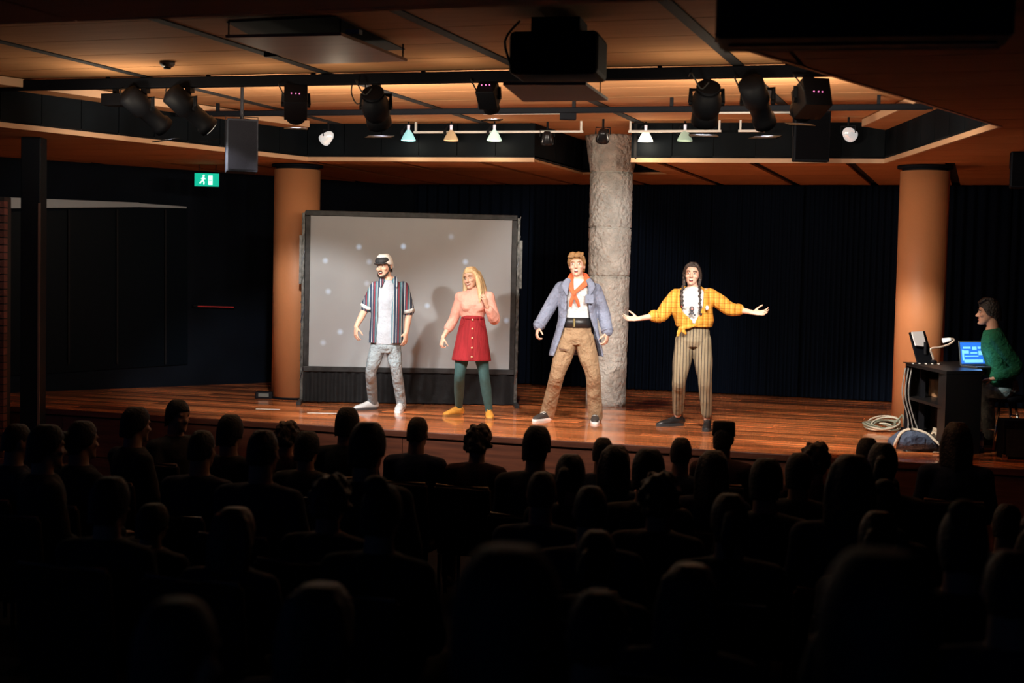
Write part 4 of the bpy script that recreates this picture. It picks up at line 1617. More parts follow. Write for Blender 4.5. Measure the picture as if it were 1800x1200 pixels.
hand(body, wr_, (-.1, -.2, -1), (-.6, .3, 0), (-.3, -1, 0), .7, .12, .98)
hl, hr = H + V((-.075, 0, -.06)), H + V((.075, 0, -.06))
limb(body, leg_pts(hl, kl, fL), [.07, .062, .048, .048, .036])
limb(body, leg_pts(hr, kr, fR), [.07, .062, .048, .048, .036])
body.skin('body', SKIN, A.root, .0055, 3)
GING = mat('light_brown_hair', (0.30, 0.155, 0.055), 0.45, var=(25, .4), bump=(60, .8))
hd_.face(A.root, GING, 'open')
hb = MB()
hd_.cap_hair(hb, .012, .165, .045, .10)
for i in range(7):
    x = -.06 + .02 * i
    hd_.strand(hb, [(x, -.03, .222), (x * .95 + .006, -.075, .224 + .006 * math.sin(i * 2)), (x * 1.05 - .012, -.102, .186 + .01 * math.sin(i * 3))], [.018, .017, .009])
for sx_ in (-1, 1):
    hd_.strand(hb, [(sx_ * .07, -.03, .19), (sx_ * .082, -.02, .14), (sx_ * .076, -.012, .105)], [.016, .014, .006])
hb.skin('hair', GING, A.root, .006, 2)
# white shirt
ws = MB()
torso(ws, H, N, .165, .13, .135, .006, low=.27, top=1.0)
ws.skin('white_shirt', cloth('white_shirt_cloth', (0.58, 0.57, 0.56), .85, .5, 12), A.root, .007, 4)
# neckerchief
ORNG = mat('orange_scarf', (0.62, 0.11, 0.035), .75, var=(14, .15), bump=(30, .4))
sc_ = MB()
sc_.tube([N + V((-.075, .0, .025)), N + V((-.06, .065, .045)), N + V((.0, .09, .05)), N + V((.06, .065, .045)), N + V((.075, .0, .025))], [(.02, .03)] * 5, 10, sub=4, ref=(0, 0, 1), rnd=True)
kn = J(1009, 517, -.155)
for sx_ in (-1, 1):
    sc_.tube([N + V((sx_ * .075, .0, .025)), N + V((sx_ * .085, -.085, -.03)), kn + V((sx_ * .02, .012, .03)), kn], [(.034, .014), (.038, .012), (.022, .012), (.018, .014)], 10, sub=4, rnd=True)
sc_.tube([kn, kn + V((-.022, 0, -.055)), kn + V((-.035, .02, -.125))], [(.018, .010), (.022, .009), (.018, .006)], 10, sub=4, rnd=True)
sc_.tube([kn, kn + V((.03, 0, -.06)), kn + V((.055, .02, -.125))], [(.018, .010), (.020, .009), (.016, .006)], 10, sub=4, rnd=True)
sc_.ell(kn, (.022, .018, .022))
sc_.skin('neckerchief', ORNG, A.root, .006, 2)
# belt
BELT = mat('black_leather', (.012, .011, .011), .4)
zb_ = J(1013, 567).z
bl_ = MB().tube([V((H.x, 0, zb_ - .05)), V((H.x, 0, zb_ + .055))], [(.153, .125), (.148, .12)], 28).build('belt', BELT, A.root, True)
MB().tube([V((H.x - .025, -.128, zb_ - .04)), V((H.x - .025, -.126, zb_ + .045))], [(.012, .006)] * 2, 8).build('buckle', mat('brass', (.6, .45, .2), .3, 1), bl_)
# trousers
TAN = cloth('tan_trouser_cloth', (0.27, 0.175, 0.10), .85, .8, 9)
tr = MB()
tr.tube([H + V((0, 0, -.13)), H + V((0, 0, -.07)), H + V((0, 0, .13))], [(.13, .105), (.158, .122), (.149, .121)], 20)
limb(tr, leg_pts(hl, kl, fL, .05), [(.108, .11), (.10, .105), (.078, .085), (.075, .08), (.078, .085)])
limb(tr, leg_pts(hr, kr, fR, .05), [(.108, .11), (.10, .105), (.078, .085), (.075, .08), (.078, .085)])
trs = tr.skin('trousers', TAN, A.root, .0075, 3)
zp = J(993, 614).z
MB().tube([J(983, 613, -.13), J(1000, 615, -.145)], [(.006, .006)] * 2, 6).build('pocket_flap', mat('dark_tan', (.10, .05, .03), .8), trs)
# coat
COAT = cloth('grey_blue_coat_cloth', (0.185, 0.205, 0.275), .85, .7, 8)
ct = MB()
ax = N - H
cx_ = H.x
ringc = lambda p, hw, hd, gl, gr, th=.02: (V((p[0], p[1], p[2])), hw, hd, R(gl), R(gr), th)
zz = lambda py: J(1013, py).z
shell(ct, [ringc((cx_ + .005, .02, zz(626)), .285, .19, 58, 84), ringc((cx_ + .005, .02, zz(605)), .258, .18, 50, 76), ringc((cx_ + .01, .015, zz(583)), .225, .165, 46, 62), ringc((cx_ + .01, .01, zz(560)), .20, .155, 38, 45),
           ringc((N.x - .005, .005, zz(537)), .195, .15, 36, 38), ringc((N.x, 0, zz(516)), .20, .145, 38, 38), ringc((N.x, 0, zz(503)), .19, .125, 44, 42), ringc((N.x, .005, zz(495)), .13, .095, 58, 55), ringc((N.x, .01, zz(489)), .085, .085, 66, 66)])
for (s_, e_, w_) in ((sl, el, wl_), (sr, er, wr_)):
    limb(ct, [s_ + V((0, 0, -.015)), bone(s_, e_, .5), e_, bone(e_, w_, .5), bone(e_, w_, .95)], [.070, .068, .068, .064, .058])
coat = ct.skin('coat', COAT, A.root, .007, 3)
for sx_, gap in ((-1, .12), (1, .115)):
    MB().tube([N + V((sx_ * .10, -.085, -.005)), N + V((sx_ * .135, -.125, -.07)), N + V((sx_ * .115, -.142, -.16))], [(.030, .010), (.042, .010), (.012, .008)], 8, sub=3, rnd=True).build('lapel', COAT, coat, True)
MB().box(N + V((.115, -.148, -.20)), (.085, .008, .09)).build('chest_pocket', COAT, coat, bevel=.004)
for (e_, w_) in ((el, wl_), (er, wr_)):
    MB().tube([bone(e_, w_, .84), bone(e_, w_, .97)], [.064, .063], 16).build('cuff', COAT, coat, True)
DKS, WS = mat('dark_sneaker', (.035, .028, .025), .6), mat('white_sole_rim', (.75, .72, .68), .5)
shoe(A.root, V((fL.x + .03, fL.y + .03, 0)), (-.55, -.8), .29, DKS, WS, .08, laces=WHITEP)
shoe(A.root, V((fR.x, fR.y + .06, 0)), (-.02, -1), .29, DKS, WS, .08, laces=WHITEP)
tag(A.root, 'singing man in a long grey-blue coat, orange neckerchief and tan trousers', 'person', 'performers on the stage')

# ------------------------------------------------------------------ performer in the mustard checked shirt
A = Actor('person', 1215, 756)
J = A.j
H, N = J(1219, 588), J(1218, 506)
sl, sr = J(1189, 516), J(1247, 515)
el, wl_ = J(1162, 553, -.02), J(1122, 560, -.16)
er, wr_ = J(1283, 541, -.03), J(1323, 549, -.14)
fL, fR = A.g(1191, 748), A.g(1243, 754)
kl, kr = J(1194, 668, -.012), J(1239, 668, -.012)
hd_ = Head(J(1215.5, 501.5, -.02) + V((0, .02, 0)), yaw=-6, pitch=-3, roll=3, k=.98)
body = MB()
hd_.add(body, False)
limb(body, [N + V((0, .02, -.04)), hd_.p(0, .02, .05)], [.05, .048])
torso(body, H, N, .155, .12, .155, -.008, sl=sl, sr=sr)
limb(body, [sl, bone(sl, el, .5), el, bone(el, wl_, .4), wl_], [.042, .038, .033, .032, .023])
limb(body, [sr, bone(sr, er, .5), er, bone(er, wr_, .4), wr_], [.042, .038, .033, .032, .023])
hand(body, wl_, (-1, -.25, .0), (.0, -.6, .8), (-.1, .5, .9), .22, .2, .95)
hand(body, wr_, (1, -.2, -.02), (.0, -.6, .75), (.2, .5, .9), .3, .25, .95)
hl, hr = H + V((-.08, 0, -.05)), H + V((.08, 0, -.05))
limb(body, leg_pts(hl, kl, fL), [.075, .066, .05, .05, .034])
limb(body, leg_pts(hr, kr, fR), [.075, .066, .05, .05, .034])
body.skin('body', SKIN, A.root, .0055, 3)
BRUN = mat('brunette_hair', (0.032, 0.020, 0.015), .45, var=(30, .5), bump=(60, .8))
hd_.face(A.root, BRUN, 'open')
hb = MB()
hd_.cap_hair(hb, .008, .188, .03, .085)
for sx_ in (-1, 1):
    hd_.strand(hb, [(sx_ * .012, -.06, .222), (sx_ * .055, -.060, .19), (sx_ * .080, -.020, .13), (sx_ * .080, .01, .07), (sx_ * .076, .0, .02)], [.012, .018, .018, .020, .018])
hb.skin('hair', BRUN, A.root, .006, 2)
for sx_, x_, ye in ((-1, 1199, 536), (1, 1231, 552)):
    top_ = hd_.p(sx_ * .076, .0, .02)
    bot = J(x_, ye, -.165)
    bmid = J(x_ - 1, 514, -.12)
    bb = MB()
    path = [bone(top_, bmid, t / 5) for t in range(5)] + [bone(bmid, bot, t / 6) for t in range(7)]
    for k, p_ in enumerate(path):
        bb.ell(p_ + V((.004 if k % 2 else -.004, 0, 0)), (.0165, .015, .017), None, 8, 6)
    bb.skin('braid', BRUN, A.root, .005, 1)
    MB().ell(bot + V((0, 0, -.012)), (.010, .010, .010), None, 8, 6).build('hair_tie', mat('red_tie', (.5, .05, .04), .6), A.root, True)
wt_ = MB()
torso(wt_, H, N, .158, .125, .145, .010, hd=(.11, .10, .132), low=.2, top=1.02)
for sx_ in (-1, 1):
    wt_.ell(bone(H, N, .66) + V((sx_ * .062, -.085, 0)), (.062, .055, .062))
tee = wt_.skin('t_shirt', cloth('white_jersey', (0.56, 0.55, 0.55), .85, .4, 10), A.root, .007, 4)
# printed picture on the shirt: a plain dark ornament
pr = MB()
c0 = J(1216, 543, -.17)
DARKP = mat('dark_print', (.05, .05, .06), .7)
pr.ell(c0, (.024, .006, .028), None, 12, 8)
pr.ell(c0 + V((.004, .002, -.04)), (.02, .006, .016), None, 10, 6)
pr.ell(c0 + V((-.022, .002, -.052)), (.010, .006, .012), None, 10, 6)
pr.ell(c0 + V((.03, .002, -.058)), (.010, .006, .010), None, 10, 6)
pr.build('print', DARKP, tee, True)
MB().ell(c0 + V((.003, -.004, .002)), (.010, .005, .013), None, 10, 6).build('print_face', mat('pink_print', (.5, .2, .16), .7), tee, True)
PLAID = stripe_mat('mustard_check', .052, [(0, (.52, .25, .032)), (.40, (.50, .21, .02)), (.52, (.34, .12, .012)), (.62, (.52, .25, .032)), (.86, (.72, .46, .14)), (.92, (.52, .25, .032))],
                   cross=(.052, [(0, (1, 1, 1)), (.45, (.68, .60, .5)), (.6, (1, 1, 1)), (.88, (1.0, .85, .7))]), bump=(9, .7, .03))
sh = MB()
zz = lambda py: J(1218, py).z
shell(sh, [ringc((H.x + .003, -.005, zz(574)), .178, .150, 2, 2, .022), ringc((H.x + .003, -.005, zz(562)), .198, .165, 6, 5, .022), ringc((N.x, -.005, zz(550)), .205, .175, 26, 22, .022), ringc((N.x, -.005, zz(538)), .200, .178, 40, 34, .022),
           ringc((N.x, 0, zz(524)), .192, .155, 44, 36, .02), ringc((N.x, 0, zz(514)), .182, .128, 46, 40, .02), ringc((N.x, .005, zz(508)), .135, .098, 56, 50, .02), ringc((N.x, .012, zz(503)), .085, .082, 66, 66, .018)])
for (s_, e_, w_, f_) in ((sl, el, wl_, .35), (sr, er, wr_, .42)):
    limb(sh, [s_ + V((0, 0, -.02)), bone(s_, e_, .5) + V((0, 0, -.012)), e_ + V((0, 0, -.01)), bone(e_, w_, f_)], [.074, .076, .070, .056])
shirt = sh.skin('checked_shirt', PLAID, A.root, .007, 3)
kn = MB()
k0 = J(1197, 577, -.16)
kn.ell(k0, (.030, .022, .024))
kn.tube([k0, k0 + V((-.02, -.005, -.035)), k0 + V((-.03, .0, -.075))], [(.018, .010), (.022, .008), (.014, .006)], 8, rnd=True)
kn.tube([k0, k0 + V((.03, -.005, -.03)), k0 + V((.05, .0, -.055))], [(.018, .010), (.020, .008), (.012, .006)], 8, rnd=True)
kn.tube([k0 + V((.02, 0, .004)), k0 + V((.10, .0, .03)), k0 + V((.19, .045, .045))], [(.022, .014), (.026, .014), (.022, .012)], 8, sub=3, rnd=True)
kn.skin('knot', PLAID, shirt, .006, 2)
for (e_, w_, f_) in ((el, wl_, .35), (er, wr_, .42)):
    MB().tube([bone(e_, w_, f_ - .12), bone(e_, w_, f_ + .04)], [.060, .058], 16).build('cuff', PLAID, shirt, True)
MB().ell(J(1243, 541, -.185), (.017, .008, .024), None, 12, 8).build('badge', mat('grey_badge', (.6, .58, .56), .4), shirt, True)
PIN = stripe_mat('pinstripe_cloth', .030, [(0, (.23, .18, .11)), (.60, (.045, .036, .03)), (.84, (.23, .18, .11))], bump=(9, .6, .03))
tr = MB()
tr.tube([H + V((0, 0, -.12)), H + V((0, 0, -.06)), H + V((0, 0, .02)), H + V((0, 0, .12))], [(.13, .11), (.168, .132), (.160, .128), (.146, .122)], 20)
limb(tr, leg_pts(hl, kl, fL, .165), [(.100, .11), (.094, .10), (.070, .075), (.066, .072), (.056, .062)])
limb(tr, leg_pts(hr, kr, fR, .165), [(.100, .11), (.094, .10), (.070, .075), (.066, .072), (.056, .062)])
tr.skin('trousers', PIN, A.root, .0075, 3)
SOCK = mat('dark_red_sock', (.30, .12, .09), .8)
for f_ in (fL, fR):
    MB().tube([V((f_.x, f_.y, .11)), V((f_.x, f_.y, .155))], [.045, .044], 14).build('sock', SOCK, A.root, True)
BOOT = mat('black_boot_leather', (.013, .012, .012), .3)
shoe(A.root, V((fL.x + .045, fL.y + .02, 0)), (-.85, -.5), .28, BOOT, RUBBER, .11, .03, laces=RUBBER, sole_h=.03)
shoe(A.root, V((fR.x + .004, fR.y + .05, 0)), (-.05, -1), .28, BOOT, RUBBER, .11, .03, laces=RUBBER, sole_h=.03)
tag(A.root, 'woman with dark braids in a mustard checked shirt spreading both arms', 'person', 'performers on the stage')

# ================================================================== SOUND OPERATOR'S CORNER
def local(root):
    return (Matrix.Translation(root.location) @ Matrix.Rotation(root.rotation_euler.z, 4, 'Z')).inverted()


ZT = ZS + 0.75
N1, N2, F2, F1_ = on_z(1664, 652, ZT), on_z(1727, 651, ZT), on_z(1712, 634, ZT), on_z(1592, 637, ZT)
ctr = (N1 + N2 + F2 + F1_) / 4
root = empty('sound_desk', (ctr.x, ctr.y, ZS), YAW)
li = local(root)
DESK = mat('black_desk_laminate', (0.010, 0.010, 0.011), 0.35, spec=.3)
L4 = [li @ p for p in (N1, N2, F2, F1_)]
MB().prism([(p.x, p.y) for p in L4], .72, .75).build('desktop', DESK, root)
n1, n2, f2, f1 = L4
MB().prism([(n1.x, n1.y), (n2.x, n2.y), (n2.x + .03, n2.y + .32), (n1.x + .03, n1.y + .32)], .0, .718).build('side_cabinet', DESK, root)
for (px_, py_) in ((f1.x + .03, f1.y + .0), (f1.x + .14, f1.y - .10)):
    MB().box((px_, py_, .36), (.045, .045, .72)).build('leg', BLACKM, root)
MB().prism([(f1.x + .02, f1.y), (n1.x + .02, n1.y + .02), (n1.x + .05, n1.y + .30), (f2.x - .2, f2.y)], .40, .425).build('shelf', DESK, root)
MB().prism([(f1.x + .02, f1.y), (n1.x + .02, n1.y + .02), (n1.x + .05, n1.y + .30), (f2.x - .2, f2.y)], .08, .10).build('low_shelf', DESK, root)
MB().slab([(f2.x - .1, f2.y - .02, .1), (f1.x + .05, f1.y + .02, .1), (f1.x + .05, f1.y + .02, .72), (f2.x - .1, f2.y - .02, .72)], .015).build('back_panel', DESK, root)
for k in range(3):
    x = f1.x - .015 + .03 * k
    MB().tube([(x, f1.y - .05, .70), (x - .03, f1.y - .08, .45), (x + .04, f1.y - .07, .2), (x + .02 + .05 * k, f1.y - .1, .012)], .007, 6, sub=5).build('hanging_cable', mat('grey_cable', (.20, .20, .19), .5), root, True)
tag(root, 'black open-sided desk with shelves in front of the right terracotta column', 'desk')


def boxthing(name, px0, px1, y0, y1, dist, deep, m, label, cat, yaw_=0.0, parts=None, zbase=None):
    a_, b_ = on_d(px0, y1, dist), on_d(px1, y0, dist)
    c = (a_ + b_) / 2
    z = a_.z if zbase is None else zbase
    r_ = empty(name, (c.x, c.y, z), YAW + yaw_)
    wd, h = (b_ - a_).dot(V((_r0.x, _r0.y, 0))), b_.z - z
    MB().box((0, 0, h / 2), (wd, deep, h)).build('casing', m, r_, bevel=.006)
    if parts:
        parts(r_, wd, h, deep)
    tag(r_, label, cat)
    return r_


def mixer_parts(r_, wd, h, dp):
    for i in range(5):
        MB().box((-wd / 2 + wd * (i + .5) / 5, -dp * .3, h + .006), (.012, .03, .012)).build('fader', WHITEP, r_)
    MB().box((0, -dp / 2 - .003, h * .5), (wd * .5, .006, h * .5)).build('display', mat('green_display', (.35, .55, .45), .3, emit=.12), r_)


boxthing('mixing_console', 1594, 1650, 640, 653, 13.35, .30, BLACKM, 'low black mixing console on the left end of the desk', 'mixer', 0, mixer_parts, ZT + .001)
# slanted stand with a sheet, seen from its back
p = on_d(1628, 645, 13.45)
root = empty('tablet_stand', (p.x, p.y, ZT + .08), YAW)
ti = local(root)
qd = [ti @ on_d(x, y, dd) for (x, y, dd) in ((1612, 640, 13.35), (1642, 643, 13.5), (1624, 583, 13.75), (1597, 585, 13.6))]
MB().slab(qd, .014).build('back_plate', BLACK, root)
qs = [ti @ on_d(x, y, dd) for (x, y, dd) in ((1610, 607, 13.44), (1629, 609, 13.53), (1622, 582, 13.64), (1603, 583, 13.54))]
MB().slab(qs, -.012).build('sheet', mat('white_paper', (.6, .6, .62), .6), root)
MB().tube([(.0, .05, .0), (.0, .06, .12)], .015, 8).build('prop', BLACKM, root)
tag(root, 'slanted black stand holding a pale sheet on the desk', 'stand')
# gooseneck lamp
p = on_d(1640, 645, 13.5)
root = empty('gooseneck_lamp', (p.x, p.y, ZT), YAW)
gi = local(root)
G = lambda x, y: gi @ on_d(x, y, 13.5)
STEEL = mat('pale_steel', (.75, .62, .52), .3, .6)
MB().lathe([(.035, 0), (.035, .02), (.012, .03)], 16, (G(1640, 640).x, 0, 0)).build('base', BLACKM, root, True)
MB().tube([V((G(1640, 640).x, 0, .02)), G(1640, 628), G(1636, 613), G(1652, 610), G(1668, 605), G(1677, 598), G(1674, 595), G(1668, 596)], .010, 8, sub=4).build('neck', STEEL, root, True)
MB().tube([G(1671, 596), G(1657, 598.5)], [.016, .024], 12).build('lamp_head', mat('lamp_head_white', (.8, .78, .74), .35, emit=.7), root, True)
tag(root, 'small pale gooseneck lamp bent over the desk', 'lamp')
# laptop
p = on_d(1712, 648, 13.0)
root = empty('laptop', (p.x, p.y, ZT + .001), YAW + .42)
MB().box((0, -.10, .009), (.31, .22, .018)).build('base', mat('laptop_shell', (.06, .065, .07), .4, .3), root, bevel=.005)
lid = MB().box((0, .03, .125), (.31, .012, .23), Euler((R(-10), 0, 0)).to_matrix()).build('lid', mat('laptop_lid', (.07, .085, .09), .4, .3), root, bevel=.004)
M_LCD = mat('lcd_blue', (.02, .12, .5), .3, emit=.9, emit_col=(.02, .16, .75))
M_LCD2 = mat('lcd_window', (.2, .5, .9), .3, emit=1.0, emit_col=(.16, .55, 1.0))
rl_ = Euler((R(-10), 0, 0)).to_matrix()
C0 = V((0, .03, .125))
MB().box(C0 + rl_ @ V((0, -.008, 0)), (.285, .004, .20), rl_).build('screen', M_LCD, lid)
for (x, z, w_, h_) in ((-.07, .05, .09, .018), (.02, .045, .05, .03), (.09, .05, .06, .02), (-.08, .01, .06, .03), (.01, .0, .08, .014), (-.02, -.03, .16, .010), (.09, .0, .05, .04), (0, -.075, .22, .028), (-.12, -.02, .02, .10)):
    MB().box(C0 + rl_ @ V((x, -.0115, z)), (w_, .002, h_), rl_).build('window_tile', M_LCD2, lid)
kb = MB()
for r in range(4):
    for c in range(10):
        kb.box((-.13 + .029 * c, -.15 + .03 * r, .020), (.022, .022, .004))
kb.build('keyboard', BLACKM, root)
tag(root, 'open laptop with a glowing blue screen on the desk', 'laptop')
point_lamp('screen_glow', on_d(1728, 628, 12.82), 0.5, (.25, .5, 1), .08)


def crate_parts(r_, wd, h, dp):
    for z in (.15, .5, .85):
        MB().box((0, -dp / 2 - .004, h * z), (wd * .96, .008, h * .22)).build('slat', mat('brown_board', (.16, .055, .03), .5), r_)
    MB().box((-.03, -dp / 2 - .01, h * .96), (.03, .01, .02)).build('catch', WHITEP, r_)


boxthing('wooden_box', 1637, 1663, 716, 752, 13.6, .2, mat('brown_box', (.12, .04, .022), .5), 'small red-brown wooden box on the low shelf of the desk', 'box', 0, crate_parts, ZS + .101)


def carton_parts(r_, wd, h, dp):
    MB().box((0, -dp / 2 - .002, h * .5), (.03, .004, h * .98)).build('tape', mat('brown_tape', (.28, .15, .07), .4), r_)
    MB().box((0, 0, h + .003), (wd * 1.02, dp * 1.02, .006)).build('lid', mat('carton_lid', (.42, .22, .11), .7), r_)


boxthing('cardboard_box', 1637, 1660, 668, 690, 13.45, .18, mat('carton', (.42, .22, .11), .7), 'small tan cardboard box on the upper shelf of the desk', 'box', 0, carton_parts, ZS + .426)
# paper pile in front of the low shelf
p = on_z(1655, 782, ZS)
root = empty('paper_pile', p, YAW)
rp_ = random.Random(4)
PAPER = mat('cream_paper', (.6, .5, .38), .7)
for k in range(7):
    MB().box((rp_.uniform(-.015, .015), rp_.uniform(-.02, .02), .012 + .022 * k), (.15, .11, .018), Euler((rp_.uniform(-.06, .06), rp_.uniform(-.08, .08), rp_.uniform(-.5, .5))).to_matrix()).build('sheet', PAPER, root)
tag(root, 'untidy pile of cream papers at the foot of the desk', 'papers')

# denim bag with a white strap
p = on_z(1612, 794, ZS)
root = empty('shoulder_bag', p, YAW + .1)
bg = MB()
bg.tube([(-.19, .06, .075), (-.10, .05, .10), (.06, .05, .095), (.17, .06, .06)], [(.07, .065), (.10, .095), (.10, .09), (.06, .05)], 14, sub=3, ref=(0, 1, 0), rnd=True)
bg.skin('bag_body', cloth('blue_denim', (.075, .10, .16), .85, .8, 12), root, .009, 3)
ST = mat('cream_strap', (.62, .56, .46), .7)
MB().tube([(-.205, .02, .03), (-.20, -.03, .12), (-.15, .0, .175), (-.05, .02, .205), (.08, .0, .17), (.16, -.03, .10), (.215, -.05, .05), (.20, -.09, .012), (.11, -.11, .012)], [(.013, .005)] * 9, 8, sub=5, rnd=True).build('strap', ST, root, True)
MB().tube([(-.205, .02, .03), (-.215, -.02, .07), (-.20, -.03, .12)], [(.016, .008)] * 3, 8, sub=4, rnd=True).build('handle', ST, root, True)
MB().box((-.02, -.058, .11), (.13, .008, .07)).build('pocket', cloth('blue_denim_dark', (.05, .07, .12)), root, bevel=.006)
tag(root, 'slouched blue denim bag with cream strap on the stage floor', 'bag')

# coil of cable
p = on_z(1553, 759, ZS)
root = empty('cable_coil', p, YAW)
CABS = [mat('grey_green_cable', (.20, .22, .17), .5), mat('pale_cable', (.50, .48, .40), .5)]
rc = random.Random(9)
for k in range(9):
    r1, r2 = .155 + rc.uniform(-.03, .02), .10 + rc.uniform(-.03, .03)
    tx, ty = rc.uniform(.15, .75), rc.uniform(-.2, .2)
    pts = []
    for i in range(25):
        a_ = 2 * PI * i / 24
        q = Euler((tx, ty, rc.uniform(0, .02))).to_matrix() @ V((r1 * math.cos(a_), r2 * math.sin(a_), 0))
        pts.append(q + V((.012 * k - .05, .05, .012 + r2 * math.sin(tx) + .20 * abs(math.sin(ty)) * .8)))
    MB().tube(pts, .0095, 6).build('cable_turn', CABS[k % 2], root, True)
MB().tube([(.12, .05, .08), (.17, .04, .14), (.19, .0, .17), (.21, -.02, .06), (.26, -.1, .012)], .011, 6, sub=5).build('cable_end', CABS[0], root, True)
tag(root, 'loose coil of pale cable on the floor left of the desk', 'cable')

# stool, amplifier, bottle
A = Actor('person', 1757, 788)
J = A.j
sp_ = A.base
root = empty('stool', (sp_.x + .03, sp_.y + .03, ZS), YAW)
MB().lathe([(.16, .44), (.175, .455), (.175, .485), (.16, .50)], 24).build('seat', BLACK, root, True)
for k in range(4):
    a_ = PI / 4 + k * PI / 2
    MB().tube([(.10 * math.cos(a_), .10 * math.sin(a_), .44), (.19 * math.cos(a_), .19 * math.sin(a_), .0)], .013, 8).build('leg', CHROME, root, True)
MB().tube([(.155 * math.cos(2 * PI * i / 24), .155 * math.sin(2 * PI * i / 24), .18) for i in range(25)], .008, 6).build('foot_ring', CHROME, root, True)
tag(root, 'round black stool with chrome legs under the operator', 'stool')

# operator: seated, in profile to the left
H, N = J(1763, 682), J(1744, 580)
sF, sN = J(1744, 592, .17), J(1754, 594, -.17)
eF, wF = J(1746, 642, .16), J(1727, 655, .02)
eN, wN = J(1788, 648, -.20), J(1748, 665, -.24)
kn_, kf_ = J(1733, 684, -.02), J(1722, 686, .18)
fn_, ff_ = A.g(1740, 786), A.g(1730, 772)
hd_ = Head(J(1738, 570.5), yaw=-84, pitch=2, roll=0, k=1.0)
body = MB()
hd_.add(body)
limb(body, [N + V((.01, 0, -.03)), hd_.p(0, .03, .05)], [.056, .052])
torso(body, H, N, .17, .14, .15, -.01, sl=sF, sr=sN, ref=(0, 1, 0), low=-.08)
limb(body, [sF, bone(sF, eF, .5), eF, bone(eF, wF, .4), wF], [.046, .042, .036, .036, .025])
limb(body, [sN, bone(sN, eN, .5), eN, bone(eN, wN, .4), wN], [.046, .042, .036, .036, .025])
hand(body, wF, (-1, -.2, -.15), (0, 0, -1), (0, -1, 0), .4, .1, .95)
hand(body, wN, (-1, .1, -.2), (0, 0, -1), (0, 1, 0), .5, .1, .95)
for (hp, k_, f_) in ((H + V((0, -.09, -.02)), kn_, fn_), (H + V((0, .09, -.02)), kf_, ff_)):
    limb(body, [hp, bone(hp, k_, .5), k_, bone(k_, V((f_.x, f_.y, .09)), .4), V((f_.x, f_.y, .09))], [.075, .068, .052, .05, .036])
body.skin('body', SKIN_D, A.root, .007, 3)
BHAIR = mat('black_hair', (.012, .009, .008), .5, bump=(50, .8))
hd_.face(A.root, BHAIR, 'closed')
hb = MB()
hd_.cap_hair(hb, .014, .168, .03, .08)
for i in range(6):
    x = -.05 + .02 * i
    hd_.strand(hb, [(x, .03, .23), (x, -.03, .238), (x, -.085, .205)], [.02, .02, .012])
hb.skin('hair', BHAIR, A.root, .007, 2)
GREEN = cloth('green_knit', (.012, .115, .060), .9, .5, 26)
sw_ = MB()
torso(sw_, H, N, .175, .15, .16, .012, sl=sF, sr=sN, ref=(0, 1, 0), low=-.02, top=1.02)
limb(sw_, [sF, bone(sF, eF, .5), eF, bone(eF, wF, .85)], [.066, .062, .056, .045])
limb(sw_, [sN, bone(sN, eN, .5), eN, bone(eN, wN, .85)], [.068, .064, .058, .046])
sw_.skin('sweater', GREEN, A.root, .008, 3)
jn = MB()
jn.tube([H + V((.02, 0, -.05)), H + V((0, 0, .06))], [(.155, .13), (.155, .125)], 16, ref=(0, 1, 0))
for (hp, k_, f_) in ((H + V((0, -.09, -.02)), kn_, fn_), (H + V((0, .09, -.02)), kf_, ff_)):
    a9 = V((f_.x, f_.y, .09))
    limb(jn, [hp, bone(hp, k_, .5), k_, bone(k_, a9, .4), bone(k_, a9, .95)], [.095, .088, .070, .064, .056])
jn.skin('jeans', cloth('faded_jeans', (.16, .24, .26), .85, .7, 12), A.root, .009, 3)
for f_ in (fn_, ff_):
    shoe(A.root, V((f_.x + .05, f_.y, 0)), (-1, -.1), .28, BLACK, RUBBER, .085)
tag(A.root, 'man in a dark green sweater seated in profile at the sound desk', 'person')


def amp_parts(r_, wd, h, dp):
    MB().box((0, -dp / 2 - .004, h * .42), (wd * .88, .008, h * .7)).build('grille', BLACKC, r_)
    for sx_ in (-1, 1):
        for z in (.02, h - .02):
            MB().box((sx_ * (wd / 2 - .018), -dp / 2 + .012, z), (.04, .03, .04)).build('corner_guard', CHROME, r_)
    MB().tube([(-.10, 0, h + .003), (-.09, 0, h + .035), (.09, 0, h + .035), (.10, 0, h + .003)], .009, 8).build('handle', CHROME, r_, True)
    for k in range(4):
        MB().lathe([(.012, 0), (.010, .02)], 10, (-.09 + .06 * k, -dp / 2 - .003, h * .88), Euler((R(90), 0, 0)).to_matrix()).build('dial', CHROME, r_)


boxthing('amplifier', 1758, 1832, 738, 806, 12.25, .25, BLACK, 'black amplifier with chrome corners at the right edge of the stage', 'amplifier', -.1, amp_parts, ZS)
p = on_z(1722, 792, ZS)
root = empty('water_bottle', p)
MB().lathe([(.030, 0), (.033, .01), (.033, .12), (.028, .145), (.014, .165), (.014, .18)], 16).build('bottle_body', mat('blue_bottle', (.10, .16, .45), .25), root, True)
MB().lathe([(.016, .178), (.016, .20)], 12).build('bottle_cap', WHITEP, root, True)
MB().lathe([(.0335, .05), (.0335, .10)], 16).build('bottle_label', mat('bottle_label_white', (.55, .6, .7), .5), root, True)
tag(root, 'small blue bottle with white cap beside the amplifier', 'bottle')

# ================================================================== THE AUDIENCE
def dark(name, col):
    return mat(name, col, .85, bump=(18, .4, .02), spec=.15)


